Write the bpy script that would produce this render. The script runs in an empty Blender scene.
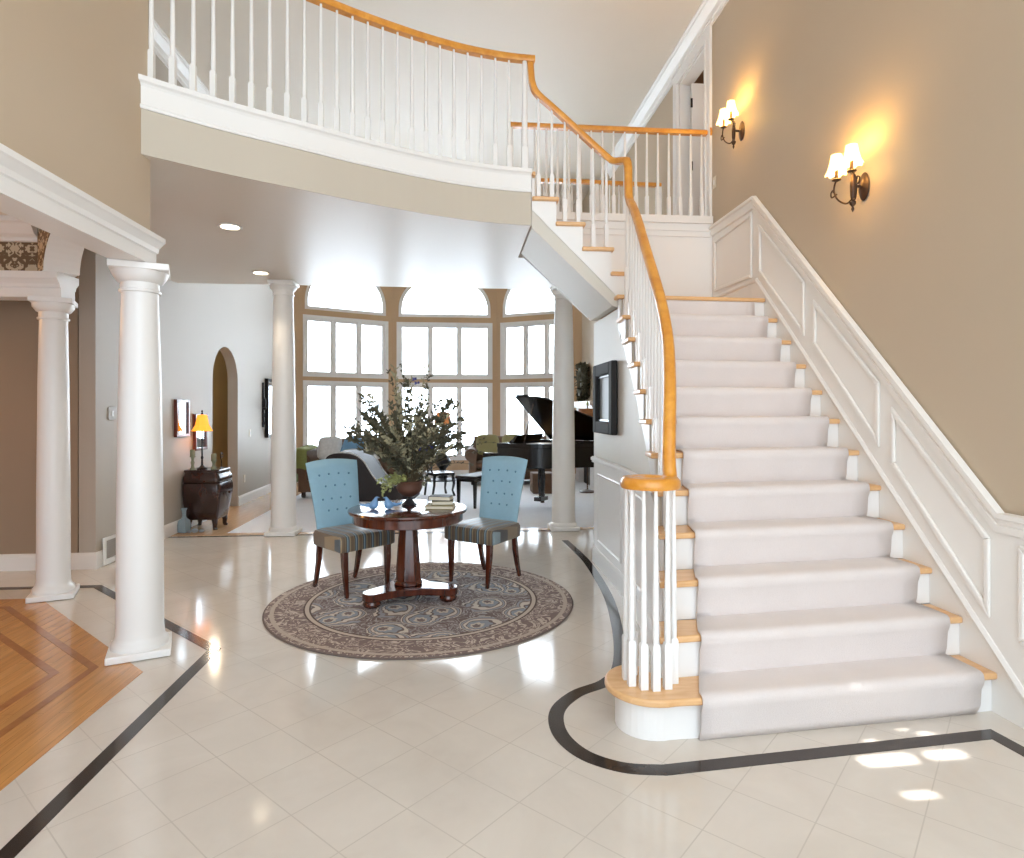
import bpy, math, random
from mathutils import Vector, Matrix
random.seed(7)
C = bpy.context.scene.collection
PI = math.pi
R = math.radians

# ------------------------------------------------------------------ mesh builder
class MB:
    def __init__(s): s.v = []; s.f = []
    def add(s, vs, fs):
        b = len(s.v); s.v += [tuple(p) for p in vs]; s.f += [tuple(b+i for i in f) for f in fs]; return s
    def box(s, x0, y0, z0, x1, y1, z1):
        x0, x1 = min(x0,x1), max(x0,x1); y0, y1 = min(y0,y1), max(y0,y1); z0, z1 = min(z0,z1), max(z0,z1)
        return s.add([(x0,y0,z0),(x1,y0,z0),(x1,y1,z0),(x0,y1,z0),(x0,y0,z1),(x1,y0,z1),(x1,y1,z1),(x0,y1,z1)],
            [(3,2,1,0),(4,5,6,7),(0,1,5,4),(1,2,6,5),(2,3,7,6),(3,0,4,7)])
    def prism(s, poly, o, ax, ay, ext):
        """polygon in the plane o + a*ax + b*ay, extruded along ext"""
        o, ax, ay, ext = Vector(o), Vector(ax), Vector(ay), Vector(ext)
        area = sum(poly[i][0]*poly[(i+1)%len(poly)][1]-poly[(i+1)%len(poly)][0]*poly[i][1] for i in range(len(poly)))
        if area*ax.cross(ay).dot(ext) < 0: poly = poly[::-1]
        n = len(poly)
        a = [o+ax*p[0]+ay*p[1] for p in poly]; b = [p+ext for p in a]
        return s.add(a+b, [tuple(range(n-1,-1,-1)), tuple(range(n,2*n))]+[(i,(i+1)%n,n+(i+1)%n,n+i) for i in range(n)])
    def slab(s, poly, z0, z1):
        return s.prism(poly, (0,0,z0), (1,0,0), (0,1,0), (0,0,z1-z0))
    def lathe(s, prof, c=(0,0,0), seg=32, cap=True, sx=1, sy=1):
        b = []; n = len(prof)
        for r, z in prof:
            for k in range(seg):
                a = 2*PI*k/seg; b.append((c[0]+r*sx*math.cos(a), c[1]+r*sy*math.sin(a), c[2]+z))
        fs = [(i*seg+k, i*seg+(k+1)%seg, (i+1)*seg+(k+1)%seg, (i+1)*seg+k) for i in range(n-1) for k in range(seg)]
        if cap: fs += [tuple(range(seg-1,-1,-1)), tuple(range((n-1)*seg, n*seg))]
        return s.add(b, fs)
    def loft(s, rings, cap=True):
        m = len(rings[0]); b = [p for r in rings for p in r]
        fs = [(i*m+k, i*m+(k+1)%m, (i+1)*m+(k+1)%m, (i+1)*m+k) for i in range(len(rings)-1) for k in range(m)]
        if cap: fs += [tuple(range(m-1,-1,-1)), tuple(range((len(rings)-1)*m, len(rings)*m))]
        return s.add(b, fs)
    def sweep(s, path, prof, closed=False, side0=None):
        """profile (side, up) carried along a path; the side vector stays level"""
        path = [Vector(p) for p in path]; n = len(path); rings = []; side = Vector(side0) if side0 else None
        for i, p in enumerate(path):
            a = path[(i-1)%n] if (closed or i>0) else p; b = path[(i+1)%n] if (closed or i<n-1) else p
            d1 = (p-a).normalized() if (p-a).length>1e-9 else (b-p).normalized()
            d2 = (b-p).normalized() if (b-p).length>1e-9 else d1
            t = (d1+d2).normalized()
            h = Vector((t.x,t.y,0))
            if h.length > .12 or side is None:
                if h.length < 1e-6: h = Vector((1,0,0))
                h.normalize(); side = Vector((h.y,-h.x,0))
            up = side.cross(t).normalized()
            k = 1/max(.5, t.dot(d1))
            hk1, hk2 = Vector((d1.x,d1.y,0)), Vector((d2.x,d2.y,0))
            ks = 1.0
            if hk1.length>.3 and hk2.length>.3:
                c = max(-1,min(1,hk1.normalized().dot(hk2.normalized()))); ks = 1/max(.6, math.sqrt((1+c)/2))
            rings.append([p+side*q[0]*ks+up*q[1]*(k if ks==1.0 else 1) for q in prof])
        m = len(prof)
        if closed:
            b = [q for r in rings for q in r]
            return s.add(b, [(i*m+k, i*m+(k+1)%m, ((i+1)%n)*m+(k+1)%m, ((i+1)%n)*m+k) for i in range(n) for k in range(m)])
        return s.loft(rings)
    def tube(s, path, rad, seg=10, phase=0.0):
        path = [Vector(p) for p in path]; n = len(path)
        if not isinstance(rad, (list, tuple)): rad = [rad]*n
        rings = []; u = None
        for i, p in enumerate(path):
            t = (path[min(i+1,n-1)]-path[max(i-1,0)])
            t = t.normalized() if t.length>1e-9 else Vector((0,0,1))
            if u is None:
                u = t.orthogonal().normalized() if abs(t.z)<.9 else Vector((1,0,0))
            u = (u-t*u.dot(t)).normalized(); w = t.cross(u)
            rings.append([p+(u*math.cos(2*PI*k/seg+phase)+w*math.sin(2*PI*k/seg+phase))*rad[i] for k in range(seg)])
        return s.loft(rings)
    def ball(s, c, rx, ry=None, rz=None, seg=16, rings=10):
        ry = ry or rx; rz = rz or rx
        rr = [[(c[0]+rx*math.sin(PI*i/rings)*math.cos(2*PI*k/seg), c[1]+ry*math.sin(PI*i/rings)*math.sin(2*PI*k/seg), c[2]-rz*math.cos(PI*i/rings)) for k in range(seg)] for i in range(1,rings)]
        return s.loft(rr)
    def build(s, name, mat, parent=None, smooth=None, bevel=0, world=False, sub=0, solid=0):
        off = Vector((0,0,0))
        if world and parent is not None:
            r = parent
            while r.parent: r = r.parent
            off = Vector(r.location)
        me = bpy.data.meshes.new(name)
        me.from_pydata([tuple(Vector(p)-off) for p in s.v], [], s.f); me.update()
        if mat: me.materials.append(mat)
        o = bpy.data.objects.new(name, me); C.objects.link(o)
        if parent is not None: o.parent = parent
        if smooth is not None:
            me.polygons.foreach_set('use_smooth', [True]*len(me.polygons))
            me.set_sharp_from_angle(angle=R(smooth))
        if solid:
            m = o.modifiers.new('s','SOLIDIFY'); m.thickness = solid; m.offset = 0
        if bevel:
            m = o.modifiers.new('b','BEVEL'); m.width = bevel; m.segments = 3; m.limit_method = 'ANGLE'; m.angle_limit = R(40)
            if smooth is None:
                me.polygons.foreach_set('use_smooth', [True]*len(me.polygons)); me.set_sharp_from_angle(angle=R(35))
            m.harden_normals = False
        if sub:
            m = o.modifiers.new('u','SUBSURF'); m.levels = sub; m.render_levels = sub
        return o

def thing(name, label, cat, loc=(0,0,0), rz=0, group=None):
    o = bpy.data.objects.new(name, None); C.objects.link(o)
    o.location = loc; o.rotation_euler = (0,0,rz); o['label'] = label; o['category'] = cat
    if group: o['group'] = group
    return o
def tag(o, label, cat, group=None):
    o['label'] = label; o['category'] = cat
    if group: o['group'] = group
    return o
def struct(mb, name, mat, **k):
    o = mb.build(name, mat, **k); o['kind'] = 'structure'; return o
def dup(root, loc, rz, label, group=None):
    r = root.copy(); C.objects.link(r); r.location = loc; r.rotation_euler = (0,0,rz); r['label'] = label
    if group: r['group'] = group
    for ch in list(root.children):
        c = ch.copy(); C.objects.link(c); c.parent = r
        for g in list(ch.children):
            d = g.copy(); C.objects.link(d); d.parent = c
    return r
def lerp(a, b, t): return a+(b-a)*t
def smoothpath(pts, n=8):
    """Catmull-Rom through the points"""
    P = [Vector(p) for p in pts]; out = []
    for i in range(len(P)-1):
        p0 = P[max(i-1,0)]; p1 = P[i]; p2 = P[i+1]; p3 = P[min(i+2,len(P)-1)]
        for k in range(n):
            t = k/n
            out.append(.5*((2*p1)+(p2-p0)*t+(2*p0-5*p1+4*p2-p3)*t*t+(3*p1-p0-3*p2+p3)*t**3))
    out.append(P[-1]); return out

# ------------------------------------------------------------------ materials
def srgb(r, g, b):
    f = lambda c: (c/255/12.92) if c/255 <= .04045 else ((c/255+.055)/1.055)**2.4
    return (f(r), f(g), f(b), 1)
class NT:
    def __init__(s, name):
        s.m = bpy.data.materials.new(name); s.m.use_nodes = True; s.t = s.m.node_tree; s.b = s.t.nodes['Principled BSDF']
    def n(s, ty, **k):
        o = s.t.nodes.new(ty)
        for a, v in k.items(): setattr(o, a, v)
        return o
    def l(s, a, b): s.t.links.new(a, b)
    def mix(s, fac, a, b):
        m = s.n('ShaderNodeMix', data_type='RGBA')
        for sock, v in ((m.inputs[0],fac),(m.inputs[6],a),(m.inputs[7],b)):
            if hasattr(v, 'is_output'): s.l(v, sock)
            else: sock.default_value = v
        return m.outputs[2]
    def math(s, op, a, b=None, c=None):
        m = s.n('ShaderNodeMath', operation=op)
        for i, v in enumerate((a,b,c)):
            if v is None: continue
            if hasattr(v, 'is_output'): s.l(v, m.inputs[i])
            else: m.inputs[i].default_value = v
        return m.outputs[0]
    def ramp(s, fac, stops, interp='LINEAR'):
        r = s.n('ShaderNodeValToRGB'); r.color_ramp.interpolation = interp
        e = r.color_ramp.elements
        while len(e) < len(stops): e.new(.5)
        for i, (p, c) in enumerate(stops): e[i].position = p; e[i].color = c
        s.l(fac, r.inputs[0]); return r.outputs[0]
    def noise(s, vec, scale, detail=3, rough=.5, dist=0):
        n = s.n('ShaderNodeTexNoise'); n.inputs['Scale'].default_value = scale; n.inputs['Detail'].default_value = detail
        n.inputs['Roughness'].default_value = rough; n.inputs['Distortion'].default_value = dist
        if vec is not None: s.l(vec, n.inputs['Vector'])
        return n.outputs['Fac']
    def pos(s): return s.n('ShaderNodeNewGeometry').outputs['Position']
    def obj(s): return s.n('ShaderNodeTexCoord').outputs['Object']
    def bump(s, h, strength=.2, dist=.01):
        b = s.n('ShaderNodeBump'); b.inputs['Strength'].default_value = strength; b.inputs['Distance'].default_value = dist
        s.l(h, b.inputs['Height']); s.l(b.outputs[0], s.b.inputs['Normal'])
def plain(name, rgb, rough=.5, var=.06, scale=6, metal=0, coat=0, bump=0, bscale=80):
    t = NT(name); c = srgb(*rgb)
    f = t.noise(t.obj(), scale, 4)
    d = tuple(x*(1-var) for x in c[:3])+(1,); e = tuple(min(1,x*(1+var)) for x in c[:3])+(1,)
    t.l(t.mix(f, d, e), t.b.inputs['Base Color'])
    t.b.inputs['Roughness'].default_value = rough; t.b.inputs['Metallic'].default_value = metal
    t.b.inputs['Coat Weight'].default_value = coat; t.b.inputs['Coat Roughness'].default_value = .08
    if bump: t.bump(t.noise(t.obj(), bscale, 4), bump, .004)
    return t.m
def woodmat(name, a, b, rough=.3, scale=(1,12,12), coat=.2, vec='obj'):
    t = NT(name); mp = t.n('ShaderNodeMapping'); mp.inputs['Scale'].default_value = scale
    t.l(t.obj() if vec == 'obj' else t.pos(), mp.inputs['Vector'])
    f = t.noise(mp.outputs[0], 3, 6, .6, .6)
    t.l(t.ramp(f, [(.3,srgb(*a)),(.7,srgb(*b))]), t.b.inputs['Base Color'])
    t.b.inputs['Roughness'].default_value = rough; t.b.inputs['Coat Weight'].default_value = coat; t.b.inputs['Coat Roughness'].default_value = .1
    return t.m
def emit(name, rgb, strength, base=None):
    t = NT(name); t.b.inputs['Base Color'].default_value = srgb(*(base or rgb)); t.b.inputs['Emission Color'].default_value = srgb(*rgb)
    t.b.inputs['Emission Strength'].default_value = strength; return t.m

M = {}
M['tan'] = plain('wall_paint_warm_light', (196,178,154), .55, .02, 2)  # wall paint with the foyer's warm light mixed into its colour
M['grey'] = plain('wall_paint_cool_light', (188,179,168), .55, .02, 2)  # likely the same wall paint, cooler daylight mixed into its colour
M['brown'] = plain('brown_paint', (166,136,106), .55, .03, 2)
M['dine'] = plain('dining_taupe_paint', (160,140,120), .55, .03, 2)
M['bay'] = plain('bay_tan_paint', (202,170,134), .55, .02, 2)
M['understair'] = plain('pale_greige_paint', (214,208,196), .5, .02, 2)
M['ceil'] = plain('ceiling_paint', (230,221,208), .5, .02, 1.5)
M['hallceil'] = plain('satin_ceiling_paint', (220,208,194), .36, .02, 1.5)
M['hallceil'].node_tree.nodes['Principled BSDF'].inputs['Specular IOR Level'].default_value = .3
M['white'] = plain('white_gloss_trim', (240,238,235), .32, .01, 3)
M['wains'] = plain('warm_white_panelling', (242,238,232), .4, .01, 3)
M['oak'] = woodmat('honey_oak', (208,132,40), (232,164,66), .3, (3,3,3), .3)
M['tread'] = woodmat('light_oak', (222,170,114), (238,194,142), .35, (2,10,10), .2)
M['mahog'] = woodmat('mahogany', (52,20,12), (96,44,26), .18, (6,6,1), .6)
M['black'] = plain('black_lacquer', (16,13,13), .25, .1, 4, coat=.15)
M['iron'] = plain('black_iron', (30,27,26), .45, .1, 20, metal=.4)
M['bronze'] = plain('aged_bronze', (78,58,46), .4, .25, 25, metal=.5)
M['inlay'] = plain('dark_marble_inlay', (58,50,46), .12, .15, 9)
M['stripwood'] = woodmat('tan_strip_wood', (190,150,112), (212,176,138), .25, (12,1,1), .3, 'pos')
M['blackframe'] = plain('charcoal_frame', (38,38,40), .75, .06)

t = NT('cream_marble_tile'); p = t.pos(); sp = t.n('ShaderNodeSeparateXYZ'); t.l(p, sp.inputs[0])
def grout(expr, ph):
    q = t.math('PINGPONG', t.math('ADD', t.math('MULTIPLY', expr, .70711), 30-ph), .15)
    return t.math('LESS_THAN', q, .0024)
g = t.math('MAXIMUM', grout(t.math('SUBTRACT', sp.outputs[1], sp.outputs[0]), 0.0), grout(t.math('ADD', sp.outputs[1], sp.outputs[0]), .035))
f1 = t.noise(p, 2.2, 8, .6, .8); f2 = t.noise(p, 14, 4)
base = t.mix(f2, t.ramp(f1, [(.3,srgb(208,198,187)),(.7,srgb(228,221,211))]), srgb(219,211,200))
t.l(t.mix(t.math('MULTIPLY', g, t.math('MULTIPLY', f1, .55)), base, srgb(150,138,124)), t.b.inputs['Base Color'])
t.b.inputs['Roughness'].default_value = .1; t.b.inputs['Specular IOR Level'].default_value = .62
M['marble'] = t.m

t = NT('dining_oak_floor'); p = t.pos(); mp = t.n('ShaderNodeMapping'); mp.inputs['Rotation'].default_value = (0,0,R(90))
t.l(p, mp.inputs['Vector'])
br = t.n('ShaderNodeTexBrick'); br.inputs['Scale'].default_value = 1; br.inputs['Brick Width'].default_value = 1.3; br.inputs['Row Height'].default_value = .07
br.inputs['Mortar Size'].default_value = .0008; br.inputs['Color1'].default_value = srgb(206,144,80); br.inputs['Color2'].default_value = srgb(218,158,92); br.inputs['Mortar'].default_value = srgb(140,88,40)
t.l(mp.outputs[0], br.inputs['Vector'])
m2 = t.n('ShaderNodeMapping'); m2.inputs['Scale'].default_value = (22,1.6,1); t.l(p, m2.inputs['Vector'])
gr = t.ramp(t.noise(m2.outputs[0], 2, 6), [(.35,(.78,.78,.78,1)),(.65,(1,1,1,1))])
mm = t.n('ShaderNodeMix', data_type='RGBA', blend_type='MULTIPLY'); mm.inputs[0].default_value = 1; t.l(br.outputs[0], mm.inputs[6]); t.l(gr, mm.inputs[7])
t.l(mm.outputs[2], t.b.inputs['Base Color']); t.b.inputs['Roughness'].default_value = .2; t.b.inputs['Coat Weight'].default_value = .3
M['diningwood'] = t.m
M['inlaywood'] = woodmat('walnut_inlay', (152,98,54), (176,118,68), .2, (4,4,4), .3, 'pos')

def carpetmat(name, a, b, sc=260):
    t = NT(name); p = t.pos(); f = t.noise(p, sc, 3); f2 = t.noise(p, 5, 3)
    t.l(t.mix(t.math('ADD', t.math('MULTIPLY', f, .6), t.math('MULTIPLY', f2, .4)), srgb(*a), srgb(*b)), t.b.inputs['Base Color'])
    t.b.inputs['Roughness'].default_value = .95; t.b.inputs['Sheen Weight'].default_value = .25
    t.bump(f, .5, .006); return t.m
M['runner'] = carpetmat('pale_stair_carpet', (215,204,199), (240,230,225))
M['carpet'] = carpetmat('great_room_carpet', (220,222,228), (240,242,247), 120)

# paisley rug
t = NT('paisley_rug'); o = t.obj(); sp = t.n('ShaderNodeSeparateXYZ'); t.l(o, sp.inputs[0])
rad = t.math('SQRT', t.math('ADD', t.math('MULTIPLY', sp.outputs[0], sp.outputs[0]), t.math('MULTIPLY', sp.outputs[1], sp.outputs[1])))
def vop(op, a, b):
    v = t.n('ShaderNodeVectorMath', operation=op); t.l(a, v.inputs[0])
    if hasattr(b, 'is_output'): t.l(b, v.inputs[1])
    else: v.inputs[1].default_value = b
    return v.outputs[0]
def paisley(scale, seed):
    ov = vop('ADD', o, (seed,seed*.7,0))
    vo = t.n('ShaderNodeTexVoronoi', feature='F1', voronoi_dimensions='2D'); vo.inputs['Scale'].default_value = scale; vo.inputs['Randomness'].default_value = .7; t.l(ov, vo.inputs['Vector'])
    dl = vop('SUBTRACT', ov, vo.outputs['Position']); q = t.n('ShaderNodeSeparateXYZ'); t.l(dl, q.inputs[0])
    cs = t.n('ShaderNodeSeparateColor'); t.l(vo.outputs['Color'], cs.inputs[0])
    r_ = t.math('MULTIPLY', t.math('SQRT', t.math('ADD', t.math('MULTIPLY', q.outputs[0], q.outputs[0]), t.math('MULTIPLY', q.outputs[1], q.outputs[1]))), scale)
    an = t.math('ADD', t.math('ARCTAN2', q.outputs[1], q.outputs[0]), t.math('ADD', t.math('MULTIPLY', cs.outputs[0], 6.28), t.math('MULTIPLY', r_, 2.2)))
    return t.math('MULTIPLY', r_, t.math('ADD', 1.0, t.math('MULTIPLY', t.math('COSINE', an), .52))), an
pz, pa = paisley(2.9, 0.0)
lob = t.math('ADD', pz, t.math('MULTIPLY', t.math('SINE', t.math('MULTIPLY', pa, 9)), .012))
inside = t.ramp(lob, [(0,srgb(120,104,102)),(.07,srgb(196,186,174)),(.11,srgb(140,146,154)),(.19,srgb(108,94,92)),(.215,srgb(204,194,182)),(.28,srgb(132,118,114)),(.31,srgb(150,152,158)),(.36,srgb(96,84,82)),(.385,srgb(206,196,184)),(.42,srgb(104,90,88))], 'CONSTANT')
ff = t.noise(o, 7.5, 2, .5, 1.6)
filler = t.ramp(t.math('SINE', t.math('MULTIPLY', ff, 46)), [(0,srgb(112,96,94)),(.5,srgb(130,114,110)),(.58,srgb(192,182,172)),(.85,srgb(160,156,156))])
field = t.mix(t.math('LESS_THAN', lob, .43), filler, inside)
bn = t.noise(o, 5.5, 3, .5, 2.6)
border = t.ramp(t.math('SINE', t.math('MULTIPLY', bn, 34)), [(.0,srgb(126,108,104)),(.5,srgb(134,114,109)),(.62,srgb(188,174,162)),(1,srgb(200,186,172))])
m1 = t.mix(t.math('GREATER_THAN', rad, .86), field, border)
def ring(a, b): return t.math('MULTIPLY', t.math('GREATER_THAN', rad, a), t.math('LESS_THAN', rad, b))
m1 = t.mix(ring(.855,.885), m1, srgb(196,182,168))
m1 = t.mix(ring(.885,.897), m1, srgb(88,70,64))
m1 = t.mix(ring(.843,.856), m1, srgb(92,76,70))
m1 = t.mix(ring(1.10,1.13), m1, srgb(186,172,158))
m1 = t.mix(t.math('GREATER_THAN', rad, 1.165), m1, srgb(112,98,92))
t.l(m1, t.b.inputs['Base Color']); t.b.inputs['Roughness'].default_value = .95; t.bump(t.noise(o, 220, 2), .4, .004)
M['rug'] = t.m

t = NT('striped_seat_fabric'); o = t.obj(); sp = t.n('ShaderNodeSeparateXYZ'); t.l(o, sp.inputs[0])
w = t.math('FRACT', t.math('MULTIPLY', t.math('ADD', sp.outputs[0], 1), 13))
t.l(t.ramp(w, [(0,srgb(104,86,66)),(.22,srgb(150,128,96)),(.36,srgb(74,86,94)),(.52,srgb(122,142,150)),(.66,srgb(60,58,58)),(.76,srgb(122,104,80)),(.9,srgb(96,78,60))], 'CONSTANT'), t.b.inputs['Base Color'])
t.b.inputs['Roughness'].default_value = .45; t.b.inputs['Sheen Weight'].default_value = .3; M['stripe'] = t.m
M['bluefab'] = plain('blue_upholstery', (158,196,214), .6, .06, 30, bump=.15, bscale=240)
M['bluebtn'] = plain('blue_button', (92,134,160), .6, .05)
M['brownfab'] = plain('brown_upholstery', (104,78,60), .7, .14, 30, bump=.2, bscale=160)
M['olive'] = plain('olive_fabric', (150,142,98), .8, .1, 30, bump=.2, bscale=160)
M['greenthrow'] = plain('green_throw_fabric', (126,132,76), .85, .14, 25, bump=.4, bscale=90)
M['bluepil'] = plain('blue_pillow_fabric', (104,146,180), .7, .1, 30)
M['whitepil'] = plain('white_patterned_fabric', (206,206,206), .8, .25, 22)
M['leather'] = plain('dark_leather', (36,26,26), .6, .15, 12)
M['damask'] = None
t = NT('damask_wallpaper'); p = t.pos(); sp = t.n('ShaderNodeSeparateXYZ'); t.l(p, sp.inputs[0])
xm = t.math('PINGPONG', t.math('ADD', sp.outputs[0], 20), .13); zm = t.math('PINGPONG', t.math('ADD', sp.outputs[2], 20), .17)
cb = t.n('ShaderNodeCombineXYZ'); t.l(xm, cb.inputs[0]); t.l(zm, cb.inputs[1])
f = t.noise(cb.outputs[0], 14, 3, .5, 1.6)
t.l(t.ramp(f, [(.485,srgb(104,82,60)),(.5,srgb(196,180,154))]), t.b.inputs['Base Color']); t.b.inputs['Roughness'].default_value = .6; M['damask'] = t.m

t = NT('window_glass'); out = t.t.nodes['Material Output']; t.t.nodes.remove(t.b)
tr = t.n('ShaderNodeBsdfTransparent'); gl = t.n('ShaderNodeBsdfGlossy'); gl.inputs['Roughness'].default_value = .02
fr = t.n('ShaderNodeFresnel'); fr.inputs['IOR'].default_value = 1.35; mx = t.n('ShaderNodeMixShader')
t.l(fr.outputs[0], mx.inputs[0]); t.l(tr.outputs[0], mx.inputs[1]); t.l(gl.outputs[0], mx.inputs[2]); t.l(mx.outputs[0], out.inputs[0]); M['glass'] = t.m
t = NT('mirror_glass'); t.b.inputs['Base Color'].default_value = (.6,.62,.64,1); t.b.inputs['Metallic'].default_value = 1; t.b.inputs['Roughness'].default_value = .03; M['mirror'] = t.m
M['shade'] = emit('warm_lit_shade', (255,206,120), 2.6, (250,240,220))
M['amber'] = emit('amber_lit_shade', (255,150,40), 1.1, (220,150,60))
M['amberdim'] = emit('amber_glass_shade', (220,130,50), .3, (150,96,56))
M['led'] = emit('recessed_lamp_glow', (255,236,206), 9.0)
M['petal'] = plain('blue_ceramic', (116,160,206), .25, .15, 20, coat=.3)
M['urn'] = plain('rust_bronze_urn', (104,72,58), .5, .35, 14, metal=.2, bump=.2, bscale=40)
M['urnfoot'] = plain('dark_urn_foot', (44,42,44), .4, .2, 14)
M['stem'] = plain('brown_stem', (86,74,52), .8, .2, 20)
M['leafdark'] = plain('grey_green_leaf', (88,86,68), .6, .35, 9)
M['leaflight'] = plain('light_green_leaf', (160,164,104), .6, .25, 9)
M['leafpale'] = plain('pale_dried_leaf', (168,162,132), .7, .25, 9)
M['bloom'] = plain('violet_blue_bloom', (84,88,150), .6, .3, 9)
M['candle'] = plain('sage_candle', (132,138,112), .6, .15, 12)
M['vase'] = plain('pale_blue_glass', (150,168,178), .12, .1, 8)
M['stone'] = plain('grey_pebble', (150,152,154), .6, .15, 12)
M['plate'] = plain('ivory_plastic', (226,216,198), .4, .01)
M['thermo'] = plain('taupe_plastic', (160,146,130), .4, .02)
M['grille'] = plain('grey_grille', (168,160,152), .5, .03)
M['darkwood'] = woodmat('dark_chest_wood', (34,16,12), (62,32,24), .25, (4,4,2), .4)
M['pale'] = plain('page_paper', (222,212,190), .8, .08, 40)
M['booktan'] = plain('tan_book_cloth', (168,156,116), .7, .06)
M['bookdark'] = plain('dark_book_cloth', (62,58,60), .6, .08)
M['bookgreen'] = plain('olive_book_cloth', (104,100,66), .7, .08)
M['silver'] = plain('silver_glass', (128,132,134), .4, .08)
M['basket'] = woodmat('bronze_lamp_shade', (134,84,44), (170,112,62), .5, (8,8,2), 0)

# ------------------------------------------------------------------ measurements
RISE = .2055
XR = 2.666
def yR(n): return 2.827+.2099*(n-1)
LXs = {1:.90, 2:.964, 3:1.034, 4:1.10, 5:1.145, 6:1.19, 7:1.223, 8:1.247, 9:1.272, 10:1.294, 11:1.313, 12:1.33}
LOF = {9:.13, 10:.11, 11:.08, 12:.06}
def Lp(n): return (LXs[n], yR(n)-LOF.get(n,.15))
NX = {13:1.55, 14:1.325, 15:1.08, 16:.854, 17:.62}     # upper flight nosings, running to the left
YF, YB = 5.165, 6.28                                     # front and back of the upper flight
FL = 17*RISE                                             # upper floor, 3.49
CE = 3.05                                                # hall ceiling
EDGE = [(-1.95,3.90),(-1.68,4.10),(-1.436,4.264),(-1.09,4.47),(-.711,4.70),(-.274,4.924),(.081,5.065),(.411,5.144),(.62,5.165)]
EDGE = [(p.x,p.y) for p in smoothpath([(x,y,0) for x,y in EDGE], 5)]
SKY = 5.72

# ------------------------------------------------------------------ floor
struct(MB().slab([(-8,-1.6),(2.9,-1.6),(2.9,7.70),(-8,7.70)], -.1, 0), 'floor', M['marble'])
struct(MB().slab([(-2.78,7.80),(2.66,7.80),(2.66,15),(-2.78,15)], -.1, .006), 'floor_carpet', M['carpet'])
struct(MB().slab([(-5,7.80),(-2.78,7.80),(-2.78,15),(-5,15)], -.1, .004), 'floor_strip', M['stripwood'])
struct(MB().slab([(-3.4,7.68),(2.66,7.68),(2.66,7.80),(-3.4,7.80)], -.1, .006), 'trim_1', M['stripwood'])
struct(MB().slab([(-3.4,7.61),(1.3,7.61),(1.3,7.655),(-3.4,7.655)], 0, .0025), 'trim_2', M['inlay'])
DW = [(-1.79,-1.6),(-1.79,3.72),(-3.30,5.24),(-8,5.24),(-8,-1.6)]
struct(MB().slab(DW, -.02, .003), 'floor_dining', M['diningwood'])
def band(path, w, z1, name, mat, closed=False):
    mb = MB(); mb.sweep([(x,y,0) for x,y in path], [(-w/2,0),(w/2,0),(w/2,z1),(-w/2,z1)][::-1], closed)
    return struct(mb, name, mat)
band([(-1.513,-1.6),(-1.513,4.03),(-3.045,5.562),(-8,5.562)], .072, .0025, 'trim_3', M['inlay'])
band([(-2.10,-1.6),(-2.10,3.80),(-3.40,5.02),(-8,5.02)], .045, .0045, 'trim_4', M['inlaywood'])
band([(-2.28,-1.6),(-2.28,3.74),(-3.60,4.90),(-8,4.90)], .045, .0045, 'trim_5', M['inlaywood'])
SB = smoothpath([(1.235,7.05,0),(1.27,6.4,0),(1.275,5.9,0),(1.215,4.94,0),(1.09,4.15,0),(.95,3.58,0),(.82,3.36,0),(.63,3.235,0),(.50,3.06,0),(.475,2.85,0),(.545,2.665,0),(.69,2.55,0),(.86,2.515,0)],8)
band([(p.x,p.y) for p in SB]+[(2.462,2.66),(2.6,1.2),(2.6,-1.6)], .075, .0025, 'trim_6', M['inlay'])

# ------------------------------------------------------------------ walls
w = MB()
w.box(XR,-1.6,0,XR+.15,6.42,SKY+.1); w.box(XR,6.42,0,XR+.15,7.27,FL); w.box(XR,6.42,5.43,XR+.15,7.27,SKY+.1)
w.box(XR,7.27,0,XR+.15,8.6,SKY+.1); w.box(XR,8.6,0,XR+.15,13.16,7.75)
struct(w, 'wall_right', M['tan'])
w = MB()
arch = [(8.99+.5+.5*math.cos(a), 1.93+.5*math.sin(a)) for a in [PI*k/24 for k in range(25)]]   # from right to left
w.box(-3.55,6.18,0,-3.4,8.99,CE); w.box(-3.55,9.99,0,-3.4,13.15,7.75)
w.prism([(9.99,7.75),(9.99,1.93)]+arch[1:-1]+[(8.99,1.93),(8.99,7.75)], (-3.55,0,0), (0,1,0), (0,0,1), (.15,0,0))
w.box(-3.55,5.5,CE,-3.4,8.99,7.75)
struct(w, 'wall_left', M['grey'])
w = MB(); w.box(-5.0,8.5,0,-4.9,15,3.0); w.box(-4.9,8.4,0,-3.56,8.5,3); w.box(-4.9,14.9,0,-3.56,15,3); w.box(-5.0,8.4,3.0,-3.56,15,3.1); w.box(-3.61,13.16,0,-3.56,14.9,3.0)
struct(w, 'wall_passage', plain('olive_paint', (160,146,114), .6, .02, 2))
struct(MB().box(-8,6.18,0,-3.56,6.33,CE), 'wall_dining_back', M['dine'])
struct(MB().box(-8.1,-1.6,0,-8,6.33,3.3), 'wall_dining_left', M['dine'])
struct(MB().box(-8,-1.7,0,-6.2,-1.6,3.3).box(-3.4,-1.7,0,-2.05,-1.6,3.3).box(-6.2,-1.7,0,-3.4,-1.6,.6).box(-6.2,-1.7,2.4,-3.4,-1.6,3.3), 'wall_dining_front', M['dine'])
SD = Vector((1,.04,-.96))            # direction in which the sunlight travels
def hole(px, py): k_ = px+1.975; return (py-.04*k_, .96*k_)
w = MB(); w.box(-2.05,-1.6,2.56,-1.90,4.04,3.2); w.box(-2.05,-1.6,4.3,-1.90,4.04,SKY); w.box(-2.05,-1.6,3.2,-1.90,1.9,4.3); w.box(-2.05,2.68,3.2,-1.90,4.04,4.3)
struct(w, 'wall_foyer_left', M['tan'])
w = MB(); sl = []
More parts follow.
